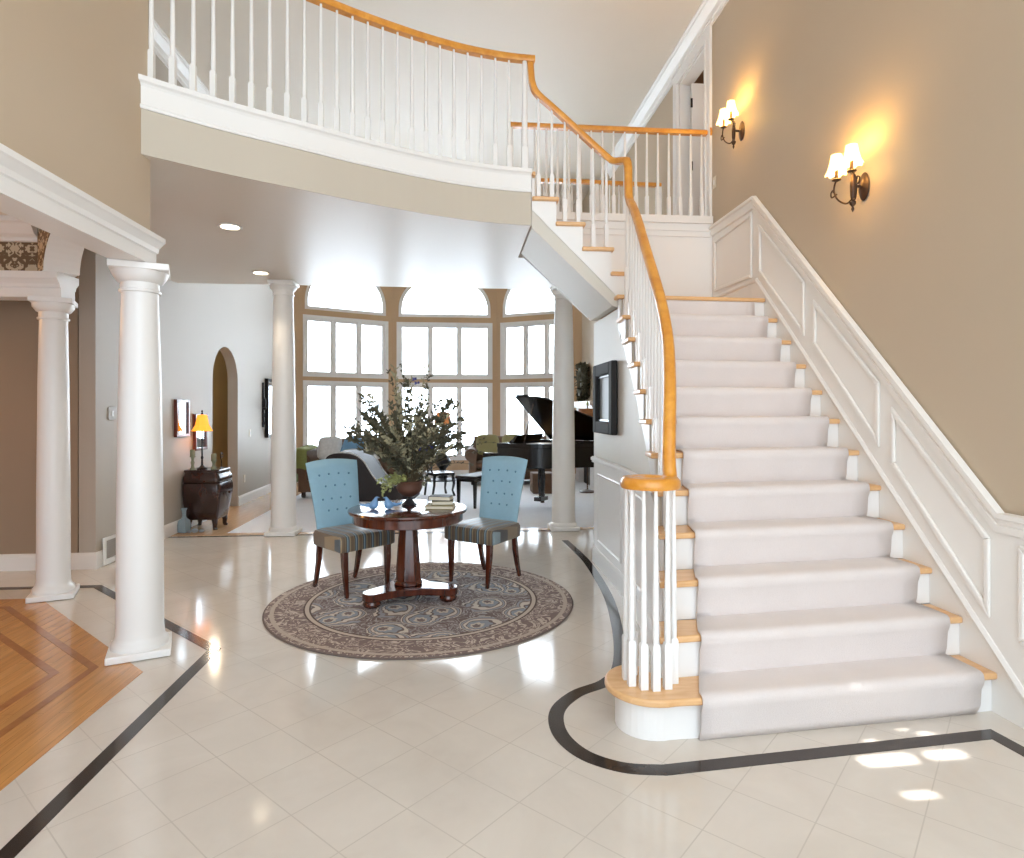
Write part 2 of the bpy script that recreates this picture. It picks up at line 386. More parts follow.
for x0, x1, y0, y1 in ((1.72,1.96,2.465,2.535),(2.03,2.20,2.49,2.545),(1.735,1.86,2.245,2.28),(2.06,2.10,2.73,2.75),(2.13,2.20,2.68,2.70),(1.84,1.90,2.64,2.66)):
    h0 = hole(x0,y0); h1 = hole(x1,y0); sl.append((h0[0]-.0,h0[0]+(y1-y0),h0[1],h1[1]))
w = MB(); ys = sorted(set([1.9,2.68]+[round(v,4) for q in sl for v in (q[0],q[1])])); cells = []
for i in range(len(ys)-1):
    ym = (ys[i]+ys[i+1])/2; op = sorted([(q[2],q[3]) for q in sl if q[0] < ym < q[1]]); z = 3.2
    for a, b in op+[(4.3,4.3)]:
        if a > z: w.box(-1.98,ys[i],z,-1.97,ys[i+1],a)
        z = max(z,b)
struct(w, 'window_10', M['white'])  # added unseen panel, its slots shape the sun patches on the floor
s2 = math.sqrt(.5)
w = MB(); w.prism([(0,3.05),(2.1,3.05),(2.1,SKY),(0,SKY)], (-1.90,4.04,0), (-s2,s2,0), (0,0,1), (-.15*s2,-.15*s2,0))
struct(w, 'wall_foyer_corner', M['tan'])
# arched opening between the two dining columns, damask wall over the rear beam
AA = Vector((-1.93,4.03,0)); 
ar = [(.98+.68*math.cos(a), 2.585+.36*math.sin(a)) for a in [PI*k/24 for k in range(25)]]
apoly = [(1.66,2.586)]+ar[1:-1]+[(.30,2.586),(.24,2.586),(.24,3.0),(1.80,3.0),(1.80,2.586)]
w = MB(); w.prism(apoly, AA+Vector((-.13*s2,-.13*s2,0)), (-s2,s2,0), (0,0,1), (.24*s2,.24*s2,0))
struct(w, 'wall_arch', M['white'])
struct(MB().prism([(p[0],p[1]) for p in apoly], AA+Vector((-.136*s2,-.136*s2,0)), (-s2,s2,0), (0,0,1), (.005*s2,.005*s2,0)), 'wall_damask_arch', M['damask'])
struct(MB().box(-8,5.24,2.586,-3.16,5.34,3.0), 'wall_damask', M['damask'])
# beams with cornices
def beam(path, name, z0=2.39, ztop=2.56, wd=.09, ext=.055):
    pr = [(-wd,z0),(wd,z0),(wd,z0+.075),(wd+.012,z0+.08),(wd+.018,z0+.105),(wd+.045,z0+.135),(wd+ext,z0+.142),(wd+ext,ztop),(-wd-ext,ztop),(-wd-ext,z0+.142),(-wd-.045,z0+.135),(-wd-.018,z0+.105),(-wd-.012,z0+.08),(-wd,z0+.075)]
    mb = MB(); mb.sweep(path, pr); return struct(mb, name, M['white'])
beam([(-1.95,-1.6,0),(-1.95,4.03,0)], 'beam_front')
beam([(-8,5.29,0),(-3.12,5.29,0)], 'beam_rear', 2.39, 2.585)
struct(MB().sweep([(-8,5.17,0),(-3.30,5.17,0)], [(-.07,2.83),(-.04,2.83),(-.04,2.86),(.0,2.88),(.05,2.95),(.07,2.96),(.07,3.0),(-.07,3.0)]), 'trim_7', M['white'])
struct(MB().slab([(-8,-1.7),(-2.05,-1.7),(-2.05,4.15),(-3.22,5.338),(-8,5.338)], 3.003, 3.10), 'ceiling_dining', M['ceil'])

# upper floor slab with the hall ceiling as its underside
SL = EDGE+[(.62,7.90),(-3.4,7.90),(-3.4,5.5),(-3.3,5.42),(-1.98,4.09)]
struct(MB().slab(SL, CE, FL-.005).box(.62,YB,CE,XR,7.90,FL-.005).box(-8,5.34,CE,-3.4,6.33,FL-.005), 'ceiling_hall', M['hallceil'])
prof = [(0,3.322),(.018,3.322),(.022,3.34),(.012,3.35),(.012,3.46),(.02,3.475),(.035,3.485),(.035,3.515),(0,3.515)]
struct(MB().sweep([(x,y,0) for x,y in EDGE], prof), 'trim_8', M['white'])
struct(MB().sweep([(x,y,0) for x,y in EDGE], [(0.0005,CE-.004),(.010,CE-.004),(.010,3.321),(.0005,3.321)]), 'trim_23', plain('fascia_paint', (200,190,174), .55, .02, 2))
# gallery edge over the great room
struct(MB().box(-3.4,7.90,CE+.02,XR,7.93,3.52), 'trim_9', M['white'])
# ceilings above
CP = [(-3.5,11.6),(-3.5,-1.7),(2.9,-1.7),(2.9,11.6),(1.883,10.72),(.782,9.70),(.422,9.38),(-1.175,9.40),(-1.604,9.78)]
struct(MB().slab(CP, SKY, SKY+.225), 'ceiling', M['ceil'])
struct(MB().box(-3.6,9.0,5.95,2.9,15,6.05), 'ceiling_great_room', M['ceil'])
# crowns on the long side walls under the upper ceiling
crown = [(0,0),(.0,-.19),(.018,-.19),(.022,-.15),(.032,-.145),(.05,-.10),(.11,-.05),(.12,-.045),(.12,-.03),(.14,-.02),(.14,0)]
struct(MB().sweep([(XR,-1.6,SKY),(XR,10.6,SKY)], [(-a,b) for a,b in crown][::-1]), 'trim_10', M['white'])
struct(MB().sweep([(-3.4,5.5,SKY),(-3.4,11.2,SKY)], crown), 'trim_11', M['white'])
# room behind the upstairs door
w = MB(); w.box(XR+.15,5.9,FL-.1,4.6,8.2,FL); w.box(XR+.15,5.8,FL,4.6,5.9,5.8); w.box(XR+.15,8.2,FL,4.6,8.3,5.8); w.box(4.6,5.8,FL,4.7,8.3,5.8); w.box(XR+.15,5.8,5.8,4.7,8.3,5.9)
struct(w, 'wall_upstairs_room', M['brown'])
# baseboards
bb = [(0,0),(.018,0),(.018,.125),(.010,.15),(0,.155)]
struct(MB().sweep([(-8,6.18,0),(-3.40,6.18,0),(-3.40,8.985,0)], [(a,b) for a,b in bb]), 'baseboard_left', M['white'])
struct(MB().sweep([(-3.40,10.0,0),(-3.40,13.1,0)], bb), 'baseboard_far_left', M['white'])
struct(MB().box(-4.88,8.52,0,-4.86,14.8,.15).box(-3.555,9.995,0,-3.41,10.02,.15), 'baseboard_passage', M['white'])

# door upstairs
d = MB()
for y0, y1 in ((6.29,6.42),(7.27,7.40)): d.box(XR-.03,y0,FL,XR-.001,y1,5.43); d.box(XR-.04,y0+.09*(y0<7),FL,XR-.03,y1-.09*(y0>7),5.43)
d.box(XR-.03,6.29,5.43,XR-.001,7.40,5.56); d.box(XR-.045,6.27,5.56,XR-.001,7.42,5.585)
d.box(XR+.001,6.42,FL,XR+.15,6.45,5.43); d.box(XR+.001,7.24,FL,XR+.15,7.27,5.43); d.box(XR+.001,6.42,5.40,XR+.15,7.27,5.43)
dr = struct(d, 'door_1', M['white'])
lf = MB(); lf.box(XR+.12,7.16,FL+.01,XR+.90,7.20,5.39).build('door_leaf', M['white'], dr)
for z in (3.75,4.4,5.15): MB().tube([(XR+.112,7.15,z-.05),(XR+.112,7.15,z+.05)], .014, 8).build('hinge', M['iron'], dr)

# ------------------------------------------------------------------ bay with windows
BAY = [((-3.42,13.10),(-1.46,14.2)), ((-1.46,14.2),(.91,14.2)), ((.91,14.2),(2.69,13.10))]
ROWS = [(.385,2.09),(2.23,3.46)]
wn = 0
for bi, (P0, P1) in enumerate(BAY):
    a = Vector((P0[0],P0[1],0)); b = Vector((P1[0],P1[1],0)); L = (b-a).length; ax = (b-a)/L; nrm = Vector((-ax.y,ax.x,0))
    m0, m1 = (.30 if bi == 0 else .14), L-(.30 if bi == 2 else .14)
    w = MB()
    def rect(u0,u1,z0,z1): w.prism([(u0,z0),(u1,z0),(u1,z1),(u0,z1)], a, ax, (0,0,1), nrm*.22)
    rect(-.05,m0,0,4.9); rect(m1,L+.05,0,4.9); rect(m0,m1,0,.385); rect(m0,m1,2.09,2.23); rect(m0,m1,3.46,3.61)
    c = (m0+m1)/2; hw = (m1-m0)/2
    ac = [(c+hw*math.copysign(abs(math.cos(q))**.75,math.cos(q)), 3.80+.75*math.sin(q)) for q in [PI*k/28 for k in range(29)]]
    w.prism([(m1,4.9),(m1,3.80)]+ac[1:-1]+[(m0,3.80),(m0,4.9)], a, ax, (0,0,1), nrm*.22)
    struct(w, 'wall_bay_'+('left','middle','right')[bi], M['bay'])
    struct(MB().prism([(-.05,4.9),(L+.05,4.9),(L+.05,7.75),(-.05,7.75)], a, ax, (0,0,1), nrm*.22), 'wall_bay_upper_'+('left','middle','right')[bi], M['ceil'])
    struct(MB().prism([(.0,0),(L,0),(L,.13),(0,.13)], a-nrm*.002, ax, (0,0,1), -nrm*.018), 'baseboard_bay_'+('left','middle','right')[bi], M['white'])
    for z0, z1 in ROWS:
        wn += 1; f = MB(); o = a+nrm*.02
        def fr(u0,u1,v0,v1,dp=.09,oo=0): f.prism([(u0,v0),(u1,v0),(u1,v1),(u0,v1)], o+nrm*oo, ax, (0,0,1), nrm*dp)
        e = .002
        fr(m0+e,m0+.055,z0+e,z1-e,.12); fr(m1-.055,m1-e,z0+e,z1-e,.12); fr(m0+.055,m1-.055,z0+e,z0+.055,.12); fr(m0+.055,m1-.055,z1-.055,z1-e,.12)
        W = (m1-m0-.11)
        for k in (1,2): fr(m0+.055+W*k/3-.035,m0+.055+W*k/3+.035,z0+.055,z1-.055,.10)
        # casing on the room side
        for q in ((m0-.04,m0+.03,z0-.03,z1+.03),(m1-.03,m1+.04,z0-.03,z1+.03),(m0+.03,m1-.03,z1-.025,z1+.03),(m0+.03,m1-.03,z0-.03,z0+.025)):
            f.prism([(q[0],q[2]),(q[1],q[2]),(q[1],q[3]),(q[0],q[3])], a-nrm*.001, ax, (0,0,1), -nrm*.025)
        win = struct(f, 'window_%d'%wn, M['white'])
        for k in range(3):
            u0 = m0+.055+W*k/3+(.035 if k else 0); u1 = m0+.055+W*(k+1)/3-(.035 if k<2 else 0)
            s = MB()
            for q in ((u0,u0+.027,z0+.055,z1-.055),(u1-.027,u1,z0+.055,z1-.055),(u0+.027,u1-.027,z0+.055,z0+.085),(u0+.027,u1-.027,z1-.085,z1-.055)):
                s.prism([(q[0],q[2]),(q[1],q[2]),(q[1],q[3]),(q[0],q[3])], o+nrm*.03, ax, (0,0,1), nrm*.04)
            sash = s.build('sash', M['white'], win)
            MB().prism([(u0+.024,z0+.08),(u1-.024,z0+.08),(u1-.024,z1-.08),(u0+.024,z1-.08)], o+nrm*.05, ax, (0,0,1), nrm*.005).build('pane', M['glass'], sash)
    wn += 1; f = MB()
    out = [(m0+.002,3.612)]+[(p[0]*.998+c*.002,p[1]-.002) for p in ac[::-1]]+[(m1-.002,3.612)]
    inn = [(c+(p[0]-c)*(hw-.075)/hw, 3.685 if p[1]<3.7 else 3.80+(p[1]-3.80)*.9) for p in out]
    n = len(out)
    for i in range(n):
        j = (i+1)%n
        f.prism([out[i],out[j],inn[j],inn[i]], a+nrm*.02, ax, (0,0,1), nrm*.10)
    win = struct(f, 'window_%d'%wn, M['white'])
    MB().prism(inn, a+nrm*.06, ax, (0,0,1), nrm*.005).build('pane', M['glass'], win)

# ------------------------------------------------------------------ right wall wainscot
X1 = XR-.012
def capz(y): return .985 if y < 2.80 else min(.985+(y-2.80)*.957, 3.395)
pts = [(-1.6,0),(-1.6,.985),(2.80,.985),(5.317,3.395),(6.275,3.395),(6.275,2.40),(5.2,2.3),(2.95,0)]
struct(MB().prism(pts, (X1,0,0), (0,1,0), (0,0,1), (.011,0,0)), 'trim_12', M['wains'])
cap = [(0,-.09),(-.018,-.085),(-.022,-.05),(-.014,-.045),(-.02,-.02),(-.04,-.012),(-.04,.012),(0,.016)]
struct(MB().sweep([(X1,-1.6,.985),(X1,2.80,.985),(X1,5.317,3.395),(X1,6.275,3.395)], cap[::-1]), 'trim_13', M['wains'])
def ph(u, v):  # pixel ray to the wainscot plane, used to read the panel corners off the photo
    s_ = u-457; y = XR*(624.9/s_-.0887); d_ = XR*620/(.9961*s_); return (y, 1.5+(410-v)*d_/620)
panels = [[(716,241),(716,292),(754,278),(754,212)], [(761,224),(761,273),(807,337),(807,281)], [(816,299),(816,345),(882.6,448),(882.6,382)],
          [(894.5,406),(894.5,464),(994,619),(994,538)], [(1019,552),(1019,636),(1120,735),(1120,560)]]
mold = [(-.011,0),(.011,0),(.011,.006),(.003,.016),(-.006,.014),(-.011,.004)]
k = 13
for pn in panels:
    k += 1; q = [ph(*p) for p in pn]
    if pn is panels[-1]: q = [(2.706,.86),(2.706,.30),(1.4,.18),(1.4,.86)]; q[1] = (2.706,.40)
    mb = MB(); n = 4; wv = .016
    cy = sum(p[0] for p in q)/4; cz = sum(p[1] for p in q)/4
    inn = []
    for i in range(4):   # inset each corner along both neighbouring edges
        p = Vector(q[i]); e1 = (Vector(q[(i+1)%4])-p).normalized(); e2 = (Vector(q[i-1])-p).normalized()
        sn = abs(e1.x*e2.y-e1.y*e2.x); inn.append(p+(e1+e2)*(.034/max(.3,sn)))
    for i in range(4):
        j = (i+1)%4
        mb.prism([q[i],q[j],tuple(inn[j]),tuple(inn[i])], (X1-.020,0,0), (0,1,0), (0,0,1), (.0195,0,0))
    struct(mb, 'trim_%d'%k, M['wains'], bevel=.009)
# skirt board edge along the steps
struct(MB().sweep([(X1,2.62,.10),(X1,5.30,2.66),(X1,6.27,2.66)], [(0,-.02),(-.012,-.016),(-.016,.0),(-.006,.018),(0,.02)][::-1]), 'trim_19', M['wains'])
# panelled wall behind the upper flight
struct(MB().prism([(.66,3.06),(1.36,2.42),(X1,2.42),(X1,3.515),(.66,3.515)], (0,YB-.001,0), (1,0,0), (0,0,1), (0,-.019,0)).box(.60,YB-.045,3.44,X1,YB-.02,3.515).box(.62,YB-.035,3.30,X1-.01,YB-.02,3.325).box(.62,YB-.035,3.36,X1-.01,YB-.02,3.375), 'trim_20', M['white'])

# ------------------------------------------------------------------ staircase
st = thing('staircase', 'white staircase with oak treads and a pale carpet runner, curving up to the left', 'staircase', (1.8,2.75,0))
G = .0015
def Rp(n): return (X1-G, yR(n))
# first step with a rounded end
cx, cy, rr = .92, 2.90, .215
tt = .034
bul = [(cx+rr*math.cos(a), cy+rr*math.sin(a)) for a in [lerp(R(285),R(95),k/18) for k in range(19)]]
fr1 = [(1.09,2.695)]
poly = [Rp(1)]+[(1.9,2.765)]+fr1+bul+[(Lp(2)[0]+.02,yR(2)-.11),(1.9,yR(2)-.03),(X1-G,yR(2)+.03)]
MB().slab(poly, RISE-tt, RISE).build('tread', M['tread'], st, bevel=.010, world=True)
rr2 = .165
bul2 = [(cx+rr2*math.cos(a), cy+rr2*math.sin(a)) for a in [lerp(R(285),R(95),k/18) for k in range(19)]]
MB().slab([(X1-G,2.865),(1.09,2.745)]+bul2+[(1.0,3.06),(X1-G,3.0)], .001, RISE-tt).build('riser', M['white'], st, world=True)
for n in range(2, 13):
    l0, r0 = Lp(n), Rp(n)
    if n < 12: l1, r1 = Lp(n+1), Rp(n+1)
    else: l1, r1 = (1.33,YB-.05), (X1-G,YB-.05)
    MB().slab([l0,r0,(r1[0],r1[1]+.024),(l1[0],l1[1]+.024)], n*RISE-tt, n*RISE).build('tread', M['tread'], st, bevel=.010, world=True)
    MB().slab([(l0[0]+.058,l0[1]+.027),(r0[0],r0[1]+.026),(r0[0],r0[1]+.045),(l0[0]+.058,l0[1]+.045)], (n-1)*RISE, n*RISE-tt).build('riser', M['white'], st, world=True)
for n in range(13, 17):
    x0, x1 = NX[n], max(NX[n+1],.656)
    MB().slab([(x0,YF-.03),(x0,YB-.05),(x1-.028,YB-.05),(x1-.028,YF-.03)], n*RISE-tt, n*RISE).build('tread', M['tread'], st, bevel=.010, world=True)
for n in range(13, 18):
    x0 = NX[n]-.026+(.056 if n==17 else 0)
    MB().box(x0-.02,YF+.0315,(n-1)*RISE,x0,YB-.05,n*RISE-tt).build('riser', M['white'], st, world=True)
MB().box(.626,YF-.03,FL-tt,.655,YB-.05,FL).build('tread', M['tread'], st, bevel=.010, world=True)
# curved outer string of the lower flight: white stepped board
mb = MB()
def SP(n, o=.030):
    return (Lp(n)[0]+o, Lp(n)[1]+.026)
for n in range(2, 12):
    a, b = SP(n), SP(n+1); z0a, z0b = max(.002,n*RISE-.30), max(.002,(n+1)*RISE-.30); zt = n*RISE-tt
    lo = [(a[0]-.0,a[1],z0a),(b[0],b[1],z0b),(b[0],b[1],zt),(a[0],a[1],zt)]
    hi = [(x+.0075,y,z) for x,y,z in lo]
    mb.add(lo+hi, [(0,3,2,1),(4,5,6,7),(0,1,5,4),(1,2,6,5),(2,3,7,6),(3,0,4,7)])
a = SP(12)
mb.prism([(a[1],12*RISE-.36),(YF,12*RISE-.27),(YF,12*RISE-tt),(a[1],12*RISE-tt)], (a[0],0,0), (0,1,0), (0,0,1), (.0075,0,0))
mb.build('stringer', M['white'], st, world=True)
# face of the upper flight: white stepped board above, painted band below, sloping soffit
mb = MB(); poly = [(.60,3.21),(.60,FL-tt)]
for n in range(16, 12, -1):
    poly += [(NX[n+1]-.026,n*RISE-tt),(NX[n]-.026,n*RISE-tt)]
poly = [(.626,3.18),(.626,FL-tt),(NX[17]+.008,FL-tt)]
for n in range(16, 12, -1): poly += [(max(NX[n+1]-.02,.628),n*RISE-tt),(NX[n]-.02,n*RISE-tt)]
poly += [(NX[13]-.02,12*RISE-tt),(1.345,12*RISE-tt),(1.345,2.475)]
pl = []
for p in poly:
    if not pl or (abs(p[0]-pl[-1][0])+abs(p[1]-pl[-1][1]))>1e-5: pl.append(p)
mb.prism(pl, (0,YF,0), (1,0,0), (0,0,1), (0,.03,0)); mb.build('face_board', M['white'], st, world=True)
mb = MB()   # soffit body, rounded at the lower right end
SO = [(.626,3.03),(.626,3.20),(1.345,2.50),(1.38,2.46),(1.395,2.42),(1.385,2.385),(1.36,2.375),(1.32,2.385)]
mb.prism(SO, (0,YF+.012,0), (1,0,0), (0,0,1), (0,YB-.26-YF,0)); mb.build('soffit', M['understair'], st, world=True)
# carpet runner
mb = MB(); rows = []
def CL(n): return (Lp(n)[0]+(.205 if n>1 else .195), (2.70 if n == 1 else Lp(n)[1]+.012))
def CR(n): return (X1-.10, yR(n)-.006)
for n in range(1, 13):
    l, r_ = CL(n), CR(n); zt = n*RISE; zb = (n-1)*RISE
    if n == 12: seq = [(.012,zb+.012),(.010,zb+.05),(.010,zt-.06),(.010,zt-.036)]
    else: seq = [(.014 if n>1 else .03,zb+.012 if n>1 else .002),(.006,zb+.05),(.0,zt-.07),(-.012,zt-.045),(-.018,zt-.02),(-.013,zt+.004),(.0,zt+.012),(.03,zt+.014)]
    for o_, z in seq: rows.append((l, r_, o_, z))
NC = 10
for l, r_, o_, z in rows:
    for k_ in range(NC+1):
        q = k_/NC; mb.v.append((lerp(l[0],r_[0],q), lerp(l[1],r_[1],q)+o_, z))
for i in range(len(rows)-1):
    for k_ in range(NC):
        b_ = i*(NC+1)+k_; mb.f.append((b_,b_+1,b_+NC+2,b_+NC+1))
mb.build('carpet_runner', M['runner'], st, smooth=60, solid=.010, world=True)

# wall and panelling below the lower flight
w = MB()
for n in range(2, 12):
    a, b = SP(n,.0425), SP(n+1,.0425); zt = n*RISE-tt-.004; z0_ = .207 if n == 2 else 0
    lo = [(a[0],a[1],z0_),(b[0],b[1],z0_),(b[0],b[1],zt),(a[0],a[1],zt)]; hi = [(x+.008,y,z) for x,y,z in lo]
    w.add(lo+hi, [(0,3,2,1),(4,5,6,7),(0,1,5,4),(1,2,6,5),(2,3,7,6),(3,0,4,7)])
a = SP(12,.0425)
w.box(a[0],a[1],0,a[0]+.008,5.17,12*RISE-tt-.004); w.box(a[0],5.17,0,a[0]+.1,6.04,2.368); w.box(a[0],6.04,0,XR-.01,6.14,2.368)
struct(w, 'wall_under_stair', M['understair'])
wp = [SP(n,.026) for n in range(2,13)]+[(1.356,6.06)]
def lowz(i): return min(1.0, (i+2)*RISE-.31) if i < 11 else 1.0
w = MB()
for i in range(len(wp)-1):
    a, b = wp[i], wp[i+1]; za, zb = max(.08,lowz(i)), max(.08,lowz(i+1))
    lo = [(a[0],a[1],.001),(b[0],b[1],.001),(b[0],b[1],zb),(a[0],a[1],za)]; hi = [(x+.012,y,z) for x,y,z in lo]
    w.add(lo+hi, [(0,3,2,1),(4,5,6,7),(0,1,5,4),(1,2,6,5),(2,3,7,6),(3,0,4,7)])
w.sweep([(x,y,0) for x,y in wp[4:]][::-1], [(0,.985),(.02,.985),(.02,1.0),(.035,1.01),(.035,1.035),(0,1.04)])
w.sweep([(x,y,0) for x,y in wp][::-1], bb)
w.box(1.34,6.04,.985,1.40,6.095,1.04)
struct(w, 'trim_21', M['white'])
mb = MB()
def wx(y):
    for i in range(len(wp)-1):
        if wp[i][1] <= y <= wp[i+1][1]: return lerp(wp[i][0], wp[i+1][0], (y-wp[i][1])/(wp[i+1][1]-wp[i][1]))
    return wp[-1][0]
for y0, y1, zt0, zt1 in ((5.02,5.88,.88,.88),(4.1,4.86,.88,.88)):
    for (ya,za,yb,zb) in ((y0,.24,y1,.24),(y1,.24,y1,zt1),(y1,zt1,y0,zt0),(y0,zt0,y0,.24)):
        mb.tube([(wx(ya)-.002,ya,za),(wx(yb)-.002,yb,zb)], .011, 6)
struct(mb, 'trim_22', M['white'])

# ------------------------------------------------------------------ railings
RP = [(-.034,-.012),(-.028,-.026),(.028,-.026),(.034,-.012),(.030,.012),(.018,.026),(-.018,.026),(-.030,.012)]
bal_cache = {}
def baluster_mesh(h, blk=.22):
    key = (round(h,2), round(blk,2))
    if key in bal_cache: return bal_cache[key]
    h_ = key[0]+.004; mb = MB(); q = .0175
    sq = lambda r, z: [(r,-r,z),(r,r,z),(-r,r,z),(-r,-r,z)]
    mb.loft([sq(q,0), sq(q,blk), sq(q*.8,blk+.012)])
    mb.lathe([(.0135,blk+.008),(.0155,blk+.05),(.0145,blk+.2),(.0085,h_)], seg=12)
    o = mb.build('baluster', M['white'], smooth=40); me = o.data; bpy.data.objects.remove(o); bal_cache[key] = me; return me
def baluster(x, y, z0, z1, parent, blk=.22):
    o = bpy.data.objects.new('baluster', baluster_mesh(z1-z0, blk)); C.objects.link(o); o.parent = parent
    o.location = Vector((x,y,z0+.0008))-Vector(parent.location)

sr = thing('stair_railing', 'oak stair handrail on white balusters, from the scrolled foot up to the balcony', 'railing', (.92,2.90,RISE))
path = []
for k in range(60):
    a = lerp(-R(620), 0, k/59); r_ = lerp(.045, .112, min(1,(k/44)))
    path.append((cx+r_*math.cos(a), cy+r_*math.sin(a), 1.155))
rail_lo = [(1.034,2.935,1.17),(1.044,2.985,1.27),(1.068,3.05,1.42),(1.106,3.15,1.60),(1.165,3.33,1.80),(1.211,3.50,1.963),(1.253,3.75,2.21),(1.31,4.20,2.607),(1.364,4.60,2.95),(1.39,4.83,3.13),(1.402,4.93,3.19)]
goose = [(1.403,4.975,3.25),(1.403,4.985,3.36),(1.403,4.995,3.50),(1.400,5.02,3.565)]
bend = [(1.385,5.09,3.59),(1.345,5.16,3.61),(1.315,5.205,3.635)]
rail_up = [(1.20,5.222,3.735),(1.03,5.225,3.885),(.826,5.225,4.06),(.70,5.225,4.165),(.655,5.225,4.22),(.632,5.225,4.29)]
topb = [(.624,5.226,4.38),(.620,5.228,4.442)]
full = path+smoothpath(rail_lo,4)+smoothpath(goose,3)+smoothpath(bend,3)+smoothpath(rail_up,4)+topb
dd = [full[0]]
for p in full[1:]:
    if (Vector(p)-Vector(dd[-1])).length > .004: dd.append(p)
hr = MB().sweep(dd, RP).build('handrail', M['oak'], sr, smooth=50, world=True)
MB().lathe([(.128,1.128),(.135,1.135),(.13,1.165),(.05,1.168)], (cx,cy,0), 32).build('scroll', M['oak'], hr, smooth=40, world=True)
def railz(y):
    P = rail_lo
    for i in range(len(P)-1):
        if P[i][1] <= y <= P[i+1][1]:
            q = (y-P[i][1])/(P[i+1][1]-P[i][1]); return lerp(P[i][0],P[i+1][0],q), lerp(P[i][2],P[i+1][2],q)
    return (P[0][0],P[0][2]) if y < P[0][1] else (P[-1][0],P[-1][2])
for bx, by in ((.812,2.925),(.818,2.855),(.863,2.812),(.915,2.795),(.976,2.81),(1.025,2.865),(.86,2.975)):
    baluster(bx, by, RISE, 1.135, sr, .20)
for n in range(2, 12):
    a, b = Lp(n), Lp(n+1)
    for q in (.28,.80):
        y = lerp(a[1],b[1],q); x, z = railz(y); baluster(x, y, n*RISE, z-.025, sr, .20)
baluster(1.402, 5.03, 12*RISE, 3.52, sr, .2)
def upz(x):
    P = rail_up
    for i in range(len(P)-1):
        if P[i+1][0] <= x <= P[i][0]: q = (x-P[i][0])/(P[i+1][0]-P[i][0]); return lerp(P[i][2],P[i+1][2],q)
    return P[0][2]-.1 if x > P[0][0] else P[-1][2]
for n in range(13, 17):
    for dx in (.05,.165):
        x = NX[n]-dx
        z = upz(x)-.03 if x < 1.2 else (3.70 if x < 1.3 else 3.575)
        if x > 1.36: continue
        baluster(x, 5.225, n*RISE, z, sr, .20)

br = thing('balcony_railing', 'curved oak rail with white balusters along the balcony edge', 'railing', (-.7,4.7,FL))
cv = []
for i in range(len(EDGE)):
    a = Vector(EDGE[max(i-1,0)]); b = Vector(EDGE[min(i+1,len(EDGE)-1)]); t_ = (b-a).normalized()
    cv.append(Vector(EDGE[i])+Vector((-t_.y,t_.x))*.06)
bp = [(p.x,p.y,4.475) for p in cv]; bp[-1] = (.655,5.228,4.475)
MB().sweep(bp, [(a*1.05,b*1.1) for a,b in RP]).build('handrail', M['oak'], br, smooth=50, world=True)
seg = [(cv[i+1]-cv[i]).length for i in range(len(cv)-1)]; tot = sum(seg)
def along(s_):
    for i, l in enumerate(seg):
        if s_ <= l: return cv[i].lerp(cv[i+1], s_/l)
        s_ -= l
    return cv[-1]
nb = 26
for k in range(nb):
    p = along(tot-.18-k*.1195)
    if p.x < -1.93: break
    baluster(p.x, p.y, FL+.02, 4.45, br, .20)
nw = MB(); nw.lathe([(.03,0),(.03,.93)], seg=4); 
nw = MB().box(.545,5.19,3.50,.595,5.24,3.72); nw.lathe([(.022,3.72),(.027,3.75),(.024,3.9),(.019,4.45)], (.57,5.215,0), 14)
nw.build('newel', M['white'], br, smooth=40, world=True)

gr = thing('hallway_railing', 'straight oak rail with white balusters at the back of the stairwell', 'railing', (1.6,6.33,FL))
MB().sweep([(.52,6.33,4.42),(2.62,6.33,4.42)], RP).build('handrail', M['oak'], gr, smooth=50, world=True)
MB().lathe([(.055,0),(.062,.01),(.055,.02)], (0,0,0), 20).build('rosette', M['oak'], gr).matrix_local = Matrix.Translation(Vector((2.652,6.33,4.42))-Vector(gr.location)) @ Matrix.Rotation(R(90),4,'Y') @ Matrix.Translation((0,0,-.01))
for k in range(18): baluster(.56+k*.118, 6.33, FL+.03, 4.40, gr, .2)
MB().box(.53,6.31,FL+.0,.57,6.35,4.40).build('newel', M['white'], gr, world=True)
fg = thing('gallery_railing', 'farthest oak rail with thin white balusters, overlooking the tall great room', 'railing', (1.6,7.78,FL))
MB().sweep([(.3,7.92,4.40),(.9,7.84,4.415),(1.3,7.80,4.415),(2.62,7.80,4.40)], RP).build('handrail', M['oak'], fg, smooth=50, world=True)
for k in range(19):
    x = .36+k*.122; baluster(x, 7.90 if x < .6 else (7.85 if x < 1 else 7.80), FL, 4.39, fg, .2)
for x in (1.78,2.60): MB().box(x-.025,7.775,FL,x+.025,7.825,4.40).build('newel', M['white'], fg, world=True)

# ------------------------------------------------------------------ columns
def column(loc, h, rb, rt, label, rz, plinth=.20, aba=.19, far=False):
    c = thing('column', label, 'column', loc, rz, 'white round columns')
    MB().box(-plinth,-plinth,.004,plinth,plinth,.05).build('plinth', M['white'], c, bevel=.008)
    b = plinth*.93
    MB().lathe([(b,.05),(b*1.0,.065),(b*.97,.085),(b*.88,.098),(rb*1.03,.12),(rb,.17),(rb*.985,h*.33),(lerp(rb,rt,.5),h*.7),(rt,h-.20),(rt,h-.17)], seg=48).build('shaft', M['white'], c, smooth=40)
    MB().lathe([(rt,h-.172),(rt+.012,h-.168),(rt+.014,h-.155),(rt+.004,h-.148),(rt+.004,h-.11),(rt+.02,h-.105),(rt+.045,h-.07),(aba*.98,h-.042)], seg=48).build('capital', M['white'], c, smooth=40)
    MB().box(-aba,-aba,h-.042,aba,aba,h-.002).build('abacus', M['white'], c, bevel=.005)
    return c
column((-1.955,4.03,0), 2.39, .130, .102, 'large white round column nearest the camera, at the corner of the wood floor', R(22.5), .170, .160)
column((-3.23,5.29,0), 2.39, .114, .096, 'white round column at left, behind the wood floor under the short beam', R(22.5), .155, .145)
